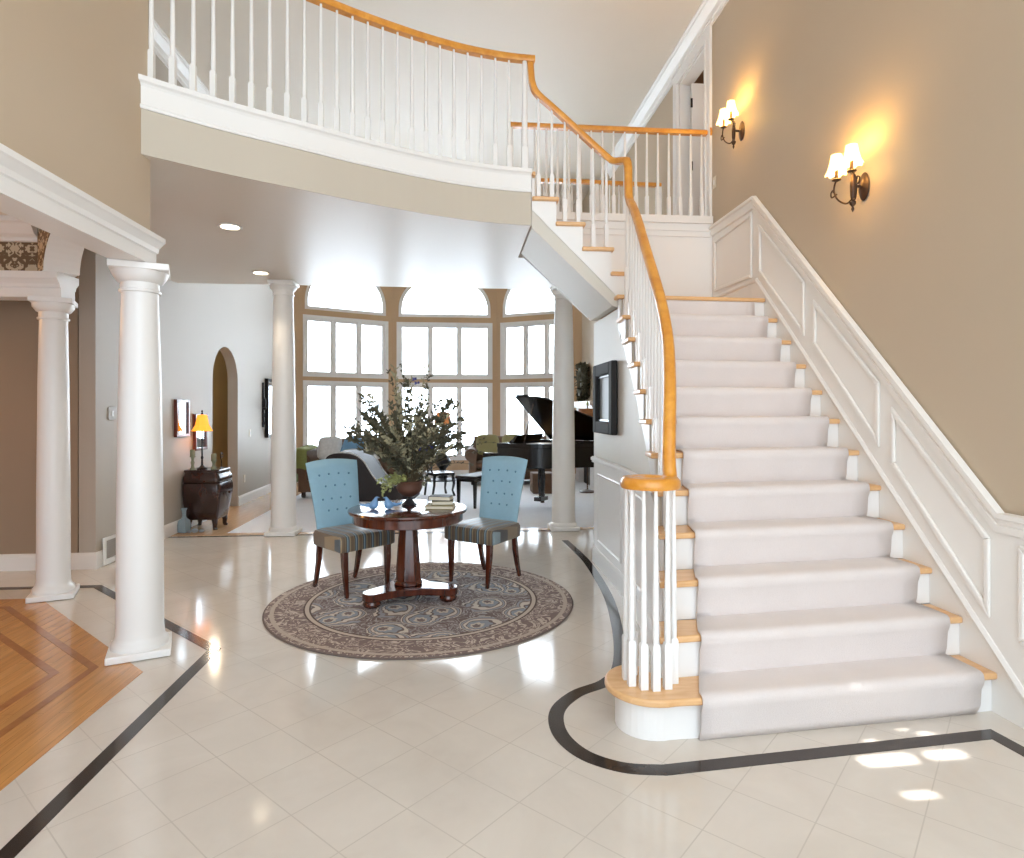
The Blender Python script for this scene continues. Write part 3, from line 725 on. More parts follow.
column((-2.09,7.72,0), CE, .145, .112, 'slim white column beside the dark chest, at the edge of the great room', 0, .18, .15)
column((1.335,7.72,0), CE, .145, .112, 'slim white column right of the blue chairs, in front of the piano', 0, .18, .15)

# ------------------------------------------------------------------ lights in the ceiling
for (x, y), lab in (((-1.905,5.41),'round recessed ceiling light nearer the balcony edge'),((-2.2,7.20),'round recessed ceiling light by the far left column')):
    c = thing('ceiling_light', lab, 'ceiling light', (x,y,CE-.012), 0, 'recessed ceiling lights')
    MB().lathe([(.095,.011),(.098,.004),(.092,0),(.075,.0),(.075,.011)], seg=32).build('ring', M['white'], c, smooth=40)
    MB().lathe([(.075,.004),(.075,.009)], seg=32).build('lens', M['led'], c)

# ------------------------------------------------------------------ sconces
def sconce(loc, label):
    c = thing('wall_sconce', label, 'wall lamp', loc, 0, 'two-shade wall sconces')    # local -X is away from the wall
    pl = MB().lathe([(.058,0),(.062,.006),(.05,.016),(.03,.022),(.012,.03)], seg=28, sx=1.5, sy=.85)
    pl.v = [(-z-.002,y,x) for x,y,z in pl.v]; pl.build('backplate', M['bronze'], c, smooth=40)
    MB().lathe([(.002,-.17),(.010,-.15),(.006,-.135),(.018,-.12),(.022,-.105),(.010,-.095),(.016,-.06),(.018,0),(.014,.05),(.008,.07),(.014,.085),(.002,.10)], (-.085,0,0), 16).tube([(-.02,0,0),(-.085,0,0)], .010, 8).build('stem', M['bronze'], c, smooth=40)
    for s in (-1, 1):
        arm = smoothpath([(-.085,0,-.08),(-.10,s*.045,-.10),(-.125,s*.095,-.06),(-.140,s*.115,.0),(-.145,s*.10,.045),(-.146,s*.080,.062)],6)
        a = MB().tube(arm, .006, 8)
        a.tube(smoothpath([(-.13,s*.10,-.02),(-.14,s*.14,-.03),(-.14,s*.15,.0),(-.14,s*.13,.015),(-.14,s*.122,-.002)],6), .005, 8)
        ao = a.build('arm', M['bronze'], c, smooth=50)
        MB().lathe([(.006,.055),(.03,.066),(.026,.072),(.011,.075),(.011,.135)], (-.146,s*.080,0), 16).build('candle_cup', M['bronze'], ao, smooth=40)
        sh = MB(); pr = [(.068,.108),(.064,.115),(.055,.135),(.045,.17),(.038,.205),(.034,.232)]
        rr_ = []
        for r_, z in pr:
            rr_.append([(-.146+(r_*(1+.04*math.cos(8*2*PI*k/48)*(1 if z<.13 else .3)))*math.cos(2*PI*k/48), s*.080+(r_*(1+.04*math.cos(8*2*PI*k/48)*(1 if z<.13 else .3)))*math.sin(2*PI*k/48), z-(.006*math.cos(8*2*PI*k/48) if z<.11 else 0)) for k in range(48)])
        sh.loft(rr_, cap=False); sh.build('shade', M['shade'], ao, smooth=60, solid=.002)
        L = bpy.data.lights.new('bulb','POINT'); L.energy = 3.0; L.color = (1,.56,.13); L.shadow_soft_size = .02
        lo = bpy.data.objects.new('bulb', L); C.objects.link(lo); lo.parent = c; lo.location = (-.146,s*.080,.235)
        L2 = bpy.data.lights.new('bulb','POINT'); L2.energy = 1.3; L2.color = (1,.60,.18); L2.shadow_soft_size = .02
        lo = bpy.data.objects.new('bulb', L2); C.objects.link(lo); lo.parent = c; lo.location = (-.146,s*.080,.10)
    return c
sconce((XR-.001,3.845,2.965), 'bronze two-shade wall sconce, lower and nearer one on the tan wall')
sconce((XR-.001,5.60,4.115), 'bronze two-shade wall sconce, higher and farther one beside the upstairs door')

# ------------------------------------------------------------------ rug, table, chairs
RUG = (-.265,4.93)
rg = MB().lathe([(1.172,.0),(1.178,.006),(1.168,.012)], (0,0,0), 96).build('rug', M['rug']); rg.location = (RUG[0],RUG[1],.001)
tag(rg, 'round brown and grey paisley rug under the pedestal table', 'rug')
RZ = .0135
tb = thing('pedestal_table', 'round dark mahogany pedestal table on the paisley rug', 'table', (-.385,4.97,RZ), R(11))
TZ = .726-RZ
MB().lathe([(.45,TZ-.03),(.462,TZ-.026),(.467,TZ-.014),(.462,TZ-.003),(.452,TZ)], seg=72).build('tabletop', M['mahog'], tb, smooth=40)
MB().lathe([(.425,TZ-.10),(.432,TZ-.095),(.432,TZ-.031),(.2,TZ-.031)], seg=72).build('apron', M['mahog'], tb, smooth=40)
pd = MB(); o8 = lambda r, z: [(r*math.cos(2*PI*(k+.5)/8), r*math.sin(2*PI*(k+.5)/8), z) for k in range(8)]
pd.loft([o8(.115,.115),o8(.115,.135),o8(.102,.15),o8(.098,.25),o8(.084,.45),o8(.068,.60),o8(.075,.61),o8(.10,TZ-.10)])
pd.build('pedestal', M['mahog'], tb, bevel=.004)
bpoly = []
for k in range(3):
    a0 = R(-150+120*k)
    for j in range(-4,5):
        a = a0+R(j*22.5); bpoly.append((.335*math.cos(a0)+.075*math.cos(a), .335*math.sin(a0)+.075*math.sin(a)))
    am = a0+R(60)
    for j in (-25,0,25): bpoly.append(((.165+.012*abs(j)/25)*math.cos(am+R(j)), (.165+.012*abs(j)/25)*math.sin(am+R(j))))
MB().slab(bpoly, .055, .112).build('base', M['mahog'], tb, bevel=.006)
for k in range(3):
    a0 = R(-150+120*k); MB().lathe([(.045,0),(.062,.01),(.07,.03),(.06,.05),(.045,.056)], (.335*math.cos(a0),.335*math.sin(a0),0), 24).build('foot', M['mahog'], tb, smooth=40)

def make_chair(loc, rz, label):
    c = thing('dining_chair', label, 'chair', loc, rz, 'blue chairs at the round table')
    mb = MB(); W2, D2 = .235, .235
    rings = []
    for z, k_ in ((.365,.98),(.375,1.0),(.46,1.0),(.485,.96),(.498,.82),(.502,.5)):
        rings.append([(sx*(W2*k_ if abs(sx)==1 else W2*k_*abs(sx))*1.0, sy*D2*k_, z) for sx, sy in ((-1,-.94),(-.94,-1),(.94,-1),(1,-.94),(1.06,.94),(1.0,1),(-1.0,1),(-1.06,.94))])
    mb.loft(rings); mb.build('seat', M['stripe'], c, smooth=35)
    # back: padded slab, flared and leaning back
    NXg, NZ = 12, 10; fr_, bk_ = [], []
    def bpt(u, v, s):
        hw_ = lerp(.205,.250,v**1.3); x = u*hw_
        y = -.205-.115*v**1.25-.03*(1-u*u) ; z = lerp(.44,1.035,v)+(.022*(1-u*u)*v if v>.6 else 0)
        th = .030*(1-(abs(u)**6)*.8)*(1-(v**14)*.7)
        dim = 0
        return (x, y+s*th, z)
    g = MB()
    for s in (1,-1):
        b_ = len(g.v)
        for i in range(NZ+1):
            for j in range(NXg+1): g.v.append(bpt(-1+2*j/NXg, i/NZ, s))
        for i in range(NZ):
            for j in range(NXg):
                q = b_+i*(NXg+1)+j; qd = (q,q+1,q+NXg+2,q+NXg+1); g.f.append(qd[::-1] if s==1 else qd)
    off = (NZ+1)*(NXg+1); per = [j for j in range(NXg+1)]+[i*(NXg+1)+NXg for i in range(1,NZ+1)]+[NZ*(NXg+1)+j for j in range(NXg-1,-1,-1)]+[i*(NXg+1) for i in range(NZ-1,0,-1)]
    for k_ in range(len(per)):
        a_, b_ = per[k_], per[(k_+1)%len(per)]; g.f.append((a_,b_,b_+off,a_+off))
    bo = g.build('backrest', M['bluefab'], c, smooth=70)
    for iv, v in enumerate((.32,.48,.64,.80)):
        for u in ((-.6,-.2,.2,.6) if iv%2 else (-.4,0,.4)):
            p = bpt(u,v,1); MB().ball(p, .010, .006, .010, 8, 6).build('button', M['bluebtn'], bo, smooth=60)
    for sx in (-1,1):
        MB().tube([(sx*.205,.195,.38),(sx*.205,.20,.25),(sx*.198,.205,.12),(sx*.195,.215,0)], [.034,.031,.024,.019], 4, PI/4).build('leg', M['mahog'], c, bevel=.004)
        MB().tube([(sx*.195,-.19,.38),(sx*.195,-.20,.25),(sx*.195,-.235,.10),(sx*.195,-.27,0)], [.030,.028,.024,.019], 4, PI/4).build('leg', M['mahog'], c, bevel=.004)
    return c
make_chair((-.865,5.265,RZ+.004), math.atan2(-.34,-.37), 'blue tufted chair left of the round table, striped seat facing right')
make_chair((.235,5.43,RZ+.004), math.atan2(.32,-.39), 'blue tufted chair right of the round table, in front of the piano')

# things on the table
TT = .7275
def P(x, y): return (-.385+x, 4.97+y, TT)
fa = thing('flower_arrangement', 'tall arrangement of branches and leaves in a bronze urn on the round table', 'flower arrangement', P(.0,.12))
MB().lathe([(.062,0),(.064,.010),(.05,.018),(.026,.045),(.016,.062),(.022,.07)], seg=8).build('urn_foot', M['urnfoot'], fa)
MB().lathe([(.018,.068),(.055,.08),(.09,.11),(.105,.145),(.10,.175),(.115,.195),(.11,.20),(.09,.185)], seg=28).build('urn', M['urn'], fa, smooth=50)
rb = random.Random(11)
stems = MB(); dark = MB(); light = MB(); pale = MB(); blo = MB()
def leaf(mb, p, d, L, w):
    d = Vector(d).normalized(); s_ = d.cross(Vector((rb.uniform(-1,1),rb.uniform(-1,1),rb.uniform(-1,1))))
    if s_.length < .01: return
    s_.normalize(); n_ = d.cross(s_); p = Vector(p)
    mb.add([p, p+d*L*.45+s_*w+n_*L*.06, p+d*L, p+d*L*.45-s_*w+n_*L*.06, p+d*L*.5-n_*L*.04], [(0,1,4),(1,2,4),(2,3,4),(3,0,4)])
def branch(ang, tilt, L, kind, n=26, droop=.1, ls=.05, lw=.013, dens=1.0, start=.25):
    dx, dy = math.cos(ang), math.sin(ang); pts = []
    for k in range(9):
        q = k/8; h = L*q*math.cos(tilt*(.55+.45*q)); r_ = L*q*math.sin(tilt*(.55+.45*q))
        pts.append(Vector((dx*(r_+.02)+.012*math.sin(5*q+ang*3), dy*(r_+.02)+.012*math.cos(4*q+ang), .17+h-droop*L*q*q)))
    stems.tube(pts, [lerp(.0035,.001,k/8) for k in range(9)], 5)
    mb = {'d':dark,'l':light,'p':pale}[kind]
    for i in range(int(n*dens)):
        q = rb.uniform(start,1)*8; k = min(7,int(q)); p = pts[k].lerp(pts[k+1], q-k); t_ = (pts[k+1]-pts[k]).normalized()
        d = t_*.6+Vector((rb.uniform(-1,1),rb.uniform(-1,1),rb.uniform(-.7,.9)))
        leaf(mb, p, d, ls*rb.uniform(.6,1.3), lw*rb.uniform(.7,1.3))
    return pts
for i in range(7): branch(rb.uniform(0,2*PI), rb.uniform(.02,.22), rb.uniform(.86,1.0), rb.choice('dp'), 40, .02, .045, .010, start=.4)
for i in range(52):    # dense dark greenery in the middle
    branch(rb.uniform(0,2*PI), rb.uniform(.1,.85), rb.uniform(.30,.70), rb.choice('dddp'), 42, .12, .055, .014)
for i in range(34):
    branch(rb.uniform(0,2*PI), rb.uniform(.1,.85), rb.uniform(.62,.88), rb.choice('ddp'), 44, .05, .045, .010, start=.35)
for a_, t_, L_ in ((PI*.97,.85,.62),(PI*1.03,.70,.68),(PI*.92,.55,.74),(PI*1.0,.78,.66),(0.05,.75,.64),(-.1,.6,.72),(.15,.9,.56),(.1,.42,.80),(PI*.55,.1,.92),(PI*1.1,.4,.78)):
    branch(a_, t_, L_, 'd', 70, .08, .058, .017, start=.35)
for a_, t_, L_ in ((0.0,1.15,.66),(.12,1.02,.72),(-.15,.9,.66),(.05,.62,.80),(PI,.95,.66),(PI*.95,.6,.80),(PI*1.04,.8,.70),(PI*.9,.75,.78),(.08,.85,.78),(-.05,1.1,.78),(.2,.75,.74),(-.2,1.25,.55)):   # thin twigs
    branch(a_, t_, L_, 'd', 22, .02, .026, .007, start=.5)
for i in range(10): branch(rb.uniform(2.7,4.4), rb.uniform(.8,1.4), rb.uniform(.18,.30), 'l', 22, .5, .038, .013)
for i in range(9): branch(rb.uniform(.2,2.6), rb.uniform(1.1,1.5), rb.uniform(.16,.22), rb.choice('dpp'), 20, .25, .040, .012)
for i in range(34): branch(rb.uniform(0,2*PI), rb.uniform(.1,.9), rb.uniform(.4,.66), 'p', 26, .06, .04, .010)
for x, y, z in ((.14,-.1,.44),(.17,-.05,.47),(.10,-.12,.46),(.04,.05,1.02),(.06,.02,.99)):
    for k in range(9): leaf(blo, (x,y,z), (rb.uniform(-1,1),rb.uniform(-1,1),rb.uniform(-.3,1)), .03, .011)
stems.build('stem', M['stem'], fa)
for mb_, nm, mt in ((dark,'dark_foliage','leafdark'),(light,'light_foliage','leaflight'),(pale,'dried_foliage','leafpale'),(blo,'blossom','bloom')):
    o_ = mb_.build(nm, M[mt], fa); o_['kind'] = 'stuff'

def bird(loc, rz, label):
    c = thing('bird_figurine', label, 'figurine', loc, rz, 'blue bird figurines')
    mb = MB(); rings = []
    for z, r_, sh_ in ((.0,.012,.0),(.004,.026,.0),(.018,.040,.0),(.036,.044,.0),(.054,.038,.004),(.070,.026,.010),(.084,.018,.016),(.098,.012,.020),(.108,.003,.022)):
        rings.append([(sh_+.85*r_*math.cos(a), r_*.75*math.sin(a), z*.9) for a in [2*PI*k/18 for k in range(18)]])
    mb.loft(rings); mb.build('body', M['petal'], c, smooth=70)
    MB().tube([(-.03,0,.034),(-.06,0,.030),(-.09,0,.036),(-.105,0,.046)], [.018,.012,.008,.004], 10).build('tail', M['petal'], c, smooth=60)
    MB().tube([(.028,0,.090),(.048,0,.088)], [.007,.001], 8).build('beak', M['petal'], c, smooth=60)
    return c
bird(P(-.265,-.055), R(8), 'small blue ceramic bird nearer the table edge, tail pointing left')
bird(P(-.145,-.06), R(200), 'small blue ceramic bird beside the bronze urn')
def book(loc, rz, sx, sy, h, cov, label):
    c = thing('book', label, 'book', loc, rz, 'books on the round table')
    MB().box(-sx/2,-sy/2,0,sx/2,sy/2,.004).box(-sx/2,-sy/2,h-.004,sx/2,sy/2,h).box(-sx/2,-sy/2,.004,-sx/2+.004,sy/2,h-.004).build('cover', M[cov], c)
    MB().box(-sx/2+.004,-sy/2+.005,.004,sx/2-.005,sy/2-.005,h-.004).build('page_block', M['pale'], c)
bz = TT
book((-.125,4.97-.05,bz), R(-8), .22, .16, .028, 'booktan', 'tan book at the bottom of the stack of three')
book((-.115,4.97-.04,bz+.029), R(2), .17, .125, .032, 'bookgreen', 'olive book in the middle of the stack of three')
book((-.125,4.97-.035,bz+.062), R(-14), .175, .12, .034, 'bookdark', 'dark grey book on top of the stack of three')

# ------------------------------------------------------------------ chest and things around it
def rrect(x0, y0, x1, y1, r, z, n=5):
    out = []
    for (cx_, cy_, a0) in ((x1-r,y1-r,0),(x0+r,y1-r,90),(x0+r,y0+r,180),(x1-r,y0+r,270)):
        for k in range(n+1): a = R(a0+90*k/n); out.append((cx_+r*math.cos(a), cy_+r*math.sin(a), z))
    return out
ch = thing('bombe_chest', 'small dark wooden chest with bulging sides against the left wall', 'chest', (-3.165,8.20,.005))
def crs(z, k): return rrect(-.215*k if k<1 else -.215, -.235*k, .225*k, .235*k, .05*k, z)
body = MB().loft([crs(z,k) for z,k in ((.13,.84),(.16,.88),(.24,.93),(.34,1.0),(.44,1.07),(.50,1.09),(.56,1.07),(.585,1.03))]).build('body', M['darkwood'], ch, smooth=40)
MB().loft([crs(z,k) for z,k in ((.586,.98),(.60,1.04),(.63,1.06),(.66,1.03),(.69,.95),(.71,.93),(.725,.95),(.735,.97),(.75,.95))]).build('upper_drawer', M['darkwood'], ch, smooth=40)
for sx in (-.15,.15):
    for sy in (-.16,.16): MB().tube([(sx,sy,.15),(sx*1.05,sy*1.05,.08),(sx*1.02,sy*1.02,.03),(sx*1.12,sy*1.12,0)], [.042,.032,.024,.026], 10).build('leg', M['darkwood'], ch, smooth=40)
for y in (-.09,.09):
    MB().ball((.242,y,.44), .012).build('knob', M['bronze'], ch, smooth=60)
CT = .757
tl = thing('table_lamp', 'table lamp with a lit amber shade on the dark chest', 'lamp', (-3.20,8.13,CT))
LS = 1.2
MB().lathe([(r_*LS,z*LS) for r_,z in [(.05,0),(.052,.008),(.03,.018),(.012,.04),(.009,.10),(.014,.12),(.008,.14),(.008,.40),(.012,.42)]], seg=20).build('base', M['iron'], tl, smooth=40)
MB().lathe([(r_*LS,z*LS) for r_,z in [(.11,.40),(.10,.41),(.07,.46),(.054,.54),(.05,.565),(.03,.57)]], seg=8, cap=False).build('shade', M['amber'], tl, solid=.003)
MB().lathe([(r_*LS,z*LS) for r_,z in [(.010,.568),(.012,.58),(.004,.595),(.009,.605),(.002,.62)]], seg=12).build('finial', M['iron'], tl, smooth=40)
L = bpy.data.lights.new('lamp_bulb','POINT'); L.energy = 1.6; L.color = (1,.55,.2); L.shadow_soft_size = .03
lo = bpy.data.objects.new('lamp_bulb', L); C.objects.link(lo); lo.parent = tl; lo.location = (0,0,.56)
def candle(loc, h, label):
    c = thing('candle_holder', label, 'candle holder', loc, 0, 'sage candle holders on the chest')
    MB().lathe([(.034,0),(.036,.01),(.020,.03),(.016,.06),(.024,.09),(.014,.12),(.020,h-.05),(.036,h-.035),(.036,h-.03)], seg=18).build('stand', M['candle'], c, smooth=50)
    MB().lathe([(.030,h-.03),(.030,h+.045),(.026,h+.05)], seg=18).build('candle', M['candle'], c, smooth=40)
candle((-3.27,8.02,CT), .20, 'sage candle holder on the left end of the chest')
candle((-3.07,8.16,CT), .14, 'sage candle holder right of the lamp on the chest')
sc = thing('scroll_ornament', 'black iron scroll ornament at the right end of the chest top', 'ornament', (-3.02,8.27,CT))
MB().tube(smoothpath([(0,0,.004),(.0,.01,.08),(.0,-.02,.14),(0,.0,.19),(0,.05,.18),(0,.05,.14),(0,.02,.14)],6), .006, 8).tube([(0,-.04,.004),(0,.05,.004)], .006, 8).build('scroll', M['iron'], sc, smooth=60)
vs = MB().lathe([(.055,0),(.07,.01),(.075,.09),(.066,.145),(.03,.175),(.022,.20),(.024,.26),(.036,.295),(.034,.297),(.018,.26)], (0,0,0), 4).build('bottle_vase', M['vase'], None, bevel=.012)
vs.location = (-3.315,7.885,.0065); vs.rotation_euler = (0,0,R(30)); tag(vs, 'pale blue bottle vase on the floor in front of the chest', 'vase')
for i, (x, y, r_, lab) in enumerate(((-3.18,7.86,.035,'largest grey pebble on the floor right of the vase'),(-3.11,7.88,.026,'small grey pebble farthest from the blue vase'),(-3.235,7.84,.022,'small grey pebble touching the blue vase'))):
    o_ = MB().ball((0,0,r_*.7), r_*1.2, r_, r_*.7, 14, 8).build('pebble', M['stone'], None, smooth=80); o_.location = (x,y,.007); tag(o_, lab, 'pebble', 'pebbles by the chest')
def wallframe(name, label, cat, y0, y1, z0, z1, fw, fmat, imat, x=-3.4, dp=.03, sgn=1, group=None):
    c = thing(name, label, cat, (x+sgn*.001,(y0+y1)/2,z0), 0, group); a, b, h = (y0-y1)/2, (y1-y0)/2, z1-z0
    f = MB(); d_ = sgn*dp
    f.box(0,a,0,d_,a+fw,h); f.box(0,b-fw,0,d_,b,h); f.box(0,a+fw,0,d_,b-fw,fw); f.box(0,a+fw,h-fw,d_,b-fw,h)
    f.build('frame', fmat, c, bevel=.004)
    MB().box(0.0,a+fw*.9,fw*.9,d_*.5,b-fw*.9,h-fw*.9).build('glass' if imat is M['mirror'] else 'picture', imat, c)
    return c
M['redframe'] = woodmat('red_brown_frame', (88,34,24), (120,56,40), .3, (4,4,4), .3)
wallframe('wall_mirror', 'small framed mirror on the left wall, left of the lit lamp', 'mirror', 7.80,8.16,1.17,1.63,.035,M['redframe'],M['mirror'],dp=.04)
wallframe('wall_mirror', 'small framed mirror on the left wall, behind the lit lamp', 'mirror', 8.34,8.72,.97,1.45,.035,M['redframe'],M['mirror'],dp=.04)
wallframe('wall_mirror', 'tall black framed mirror on the left wall, half hidden by the slim column', 'mirror', 11.35,12.0,1.01,2.06,.05,M['iron'],M['mirror'],dp=.06)
si = thing('candle_sconce', 'black iron candle bracket with scrolls left of the tall mirror', 'wall decoration', (-3.399,11.22,1.2))
MB().box(.0,-.02,.0,.03,.02,.78).build('bar', M['iron'], si)
MB().tube(smoothpath([(.02,0,.1),(.06,-.08,.05),(.06,-.14,.16),(.06,-.09,.24),(.05,-.05,.18)],6), .010, 8).tube(smoothpath([(.02,0,.45),(.06,-.08,.36),(.06,-.15,.44),(.06,-.1,.52)],6), .010, 8).build('scroll', M['iron'], si, smooth=60)
MB().lathe([(.01,.3),(.035,.32),(.035,.34),(.022,.35),(.022,.50)], (.09,-.17,0), 14).tube([(.02,0,.33),(.09,-.17,.32)], .010, 8).build('candle_cup', M['iron'], si, smooth=40)
wallframe('picture_frame', 'small black framed picture seen through the arched opening', 'picture', 11.55,12.05,1.42,1.90,.05,M['iron'],M['pale'],x=-4.9)
# picture under the stair
pf = thing('picture_frame', 'tall narrow picture in a deep black frame on the wall under the stairs', 'picture', (1.362,5.54,1.285))
f = MB()
a, b, h, fw = -.365,.365,.64,.11
f.box(0,a,0,-.055,a+fw,h); f.box(0,b-fw,0,-.055,b,h); f.box(0,a+fw,0,-.055,b-fw,fw); f.box(0,a+fw,h-fw,-.055,b-fw,h)
f.build('frame', M['blackframe'], pf, bevel=.012)
f = MB(); i_ = .02
f.box(0,a+fw,fw,-.03,a+fw+i_,h-fw); f.box(0,b-fw-i_,fw,-.03,b-fw,h-fw); f.box(0,a+fw+i_,fw,-.03,b-fw-i_,fw+i_); f.box(0,a+fw+i_,h-fw-i_,-.03,b-fw-i_,h-fw)
f.build('inner_frame', M['black'], pf)
MB().box(0,a+fw+.01,fw+.01,-.012,b-fw-.01,h-fw-.01).build('mat_board', M['silver'], pf)
# plates and small fittings
def plate(name, lab, cat, loc, ax, w_, h_, mat, grp=None):
    c = thing(name, lab, cat, loc, 0, grp)
    if ax == 'x': MB().box(0,-w_/2,0,.008,w_/2,h_).build('cover_plate', mat, c, bevel=.002); MB().box(.008,-w_*.12,h_*.3,.013,w_*.12,h_*.7).build('insert', M['white'], c)
    elif ax == '-x': MB().box(0,-w_/2,0,-.008,w_/2,h_).build('cover_plate', mat, c, bevel=.002); MB().box(-.008,-w_*.12,h_*.3,-.013,w_*.12,h_*.7).build('insert', M['white'], c)
    else: MB().box(-w_/2,0,0,w_/2,-.008,h_).build('cover_plate', mat, c, bevel=.002); MB().box(-w_*.12,-.008,h_*.3,w_*.12,-.013,h_*.7).build('insert', M['white'], c)
plate('light_switch', 'ivory switch plate on the brown wall behind the left column', 'switch', (-3.70,6.178,1.12), '-y', .12, .13, M['plate'])
plate('wall_outlet', 'small white outlet low on the left wall past the arch', 'outlet', (-3.399,10.28,.34), 'x', .08, .12, M['plate'])
plate('light_switch', 'small white switch on the left wall past the arch', 'switch', (-3.399,10.55,1.06), 'x', .08, .12, M['plate'])
plate('light_switch', 'ivory switch plate on the tan wall beside the upstairs door', 'switch', (XR-.001,6.22,3.80), '-x', .07, .12, M['plate'])
plate('thermostat', 'small taupe thermostat on the wall beside the large column', 'thermostat', (-3.399,6.45,1.40), 'x', .13, .13, M['thermo'])
vt = thing('floor_vent', 'white framed air vent above the baseboard beside the large column', 'vent', (-3.380,6.50,.01))
MB().box(0,-.24,.0,.02,-.21,.26).box(0,.21,0,.02,.24,.26).box(0,-.21,0,.02,.21,.05).box(0,-.21,.23,.02,.21,.26).box(0,-.012,.05,.02,.012,.23).build('frame', M['white'], vt)
gl_ = MB()
for k in range(9): gl_.box(.002,-.21,.055+k*.02,.010,.21,.067+k*.02)
gl_.box(0,-.21,.05,.003,.21,.23); gl_.build('louvre', M['grille'], vt)

# ------------------------------------------------------------------ great room furniture
CZ = .0075
def cushion(w_, d_, h_, p=3.5):
    mb = MB(); n = 24; rings = []
    for i in range(1,10):
        f_ = i/10*2-1; k_ = (1-abs(f_)**p)**(1/p)*.98+.02
        rings.append([(w_/2*k_*math.copysign(abs(math.cos(a))**.45,math.cos(a)), d_/2*k_*math.copysign(abs(math.sin(a))**.45,math.sin(a)), h_/2*f_) for a in [2*PI*j/n for j in range(n)]])
    return mb.loft(rings)
def sofa(loc, rz, W, label, mat, backh=.86, group='brown rolled-arm sofas', ar=.125):
    c = thing('sofa', label, 'sofa', loc, rz, group)      # front faces local -Y
    MB().box(-W/2+.14,-.40,.10,W/2-.14,.42,.30).build('frame', mat, c, bevel=.02)
    n = 2
    for k in range(n):
        w_ = (W-.32)/n; o_ = cushion(w_-.01,.66,.17).build('seat_cushion', mat, c, smooth=60); o_.location = (-W/2+.16+w_*(k+.5),-.10,.385)
    bk = MB().loft([[( x,.18+.16*q+dy,z) for x,dy in ((-W/2+.14,0),(W/2-.14,0),(W/2-.14,.2),(-W/2+.14,.2))] for q,z in ((0,.30),(.4,.6),(.8,backh-.06))])
    bk.tube([(-W/2+.16,.385,backh-.06),(W/2-.16,.385,backh-.06)], .10, 16); bk.build('backrest', mat, c, smooth=40)
    for s in (-1,1):
        a_ = MB(); xs = s*(W/2-.12)
        a_.box(xs-.07,-.40,.10,xs+.07,.40,.52); a_.tube([(xs+s*.04,-.42,.60),(xs+s*.04,.42,.63)], ar, 18)
        a_.build('arm', mat, c, smooth=40)
        for y in (-.34,.36): MB().lathe([(.03,0),(.04,.03),(.035,.06),(.04,.10)], (s*(W/2-.12),y,0), 12).build('foot', M['darkwood'], c, smooth=40)
    return c
def pillow(loc, rot, w_, h_, th, mat, label, group='sofa pillows'):
    o_ = cushion(w_,h_,th,2.2).build('pillow', mat, None, smooth=80); o_.location = loc; o_.rotation_euler = rot; tag(o_, label, 'pillow', group); return o_
sofa((-1.78,11.05,CZ), R(-8), 1.8, 'brown sofa behind the left blue chair, facing the room with green throw on its arm', M['brownfab'], .94, ar=.19)
sofa((1.12,12.70,CZ), R(0), 1.85, 'brown loveseat behind the piano with two olive pillows', M['brownfab'], .90)
# throw over the left sofa's left arm
tw = MB(); rows_ = []
prf = [(-.235,.16),(-.23,.42)]+[(-.222*math.cos(R(a_)),.61+.222*math.sin(R(a_))) for a_ in range(0,140,16)]
NYt = 13
for j in range(NYt+1):
    y = max(-.455,-.455+.60*(j-4)/9); hang = max(0,4-j)*.085
    for i, (x, z) in enumerate(prf): tw.v.append((x+.004*math.sin(j*1.9+i), y+.015*math.sin(i*1.3), z+.004*math.sin(j*2.3)+.04*(y+.40)/.8-(hang if 1 < i else hang*.3)))
for j in range(NYt):
    for i in range(len(prf)-1):
        b_ = j*len(prf)+i; tw.f.append((b_,b_+1,b_+len(prf)+1,b_+len(prf)))
o_ = tw.build('throw_blanket', M['greenthrow'], None, smooth=80, solid=.014, sub=1)
o_.location = (-1.78+math.cos(R(-8))*-.82, 11.05+math.sin(R(-8))*-.82, CZ+.02); o_.rotation_euler = (0,0,R(-8)); tag(o_, 'green throw blanket draped over the left arm of the brown sofa', 'blanket')
pillow((-2.20,10.99,.84), (R(68),0,R(-4)), .42,.42,.15, M['whitepil'], 'white patterned pillow at the left end of the brown sofa')
pillow((-1.79,10.90,.83), (R(62),R(10),R(-12)), .40,.44,.15, M['bluepil'], 'blue pillow in the middle of the brown sofa')
pillow((-1.43,10.78,.84), (R(64),0,R(-8)), .33,.40,.14, M['whitepil'], 'white patterned pillow at the right end of the brown sofa')
pillow((.62,12.50,.80), (R(66),0,R(8)), .48,.44,.15, M['olive'], 'olive pillow at the left end of the loveseat')
pillow((1.12,12.50,.80), (R(66),0,R(-6)), .44,.44,.15, M['olive'], 'olive pillow beside the piano end of the loveseat')
# dark chaise seen from its side
cc = thing('chaise_longue', 'dark leather chaise with pale piping behind the left blue chair', 'chaise', (-1.27,9.5,CZ), R(-6))
sp_ = smoothpath([(-.62,0,.30),(-.64,0,.62),(-.60,0,.80),(-.46,0,.87),(-.22,0,.86),(-.05,0,.76),(.08,0,.56),(.20,0,.43),(.40,0,.40),(.66,0,.46)],4)
pp = [(p.x,p.z) for p in sp_]+[(.66,.16),(-.58,.16)]
MB().prism(pp, (0,-.36,0), (1,0,0), (0,0,1), (0,.72,0)).build('body', M['leather'], cc, bevel=.03)
for y in (-.362,.362): MB().tube([(p.x,y,p.z) for p in sp_], .010, 8).build('piping', M['whitepil'], cc, smooth=60)
for sx in (-.5,.56):
    for sy in (-.28,.28): MB().lathe([(.02,0),(.03,.08),(.034,.165)], (sx,sy,0), 12).build('foot', M['darkwood'], cc, smooth=40)
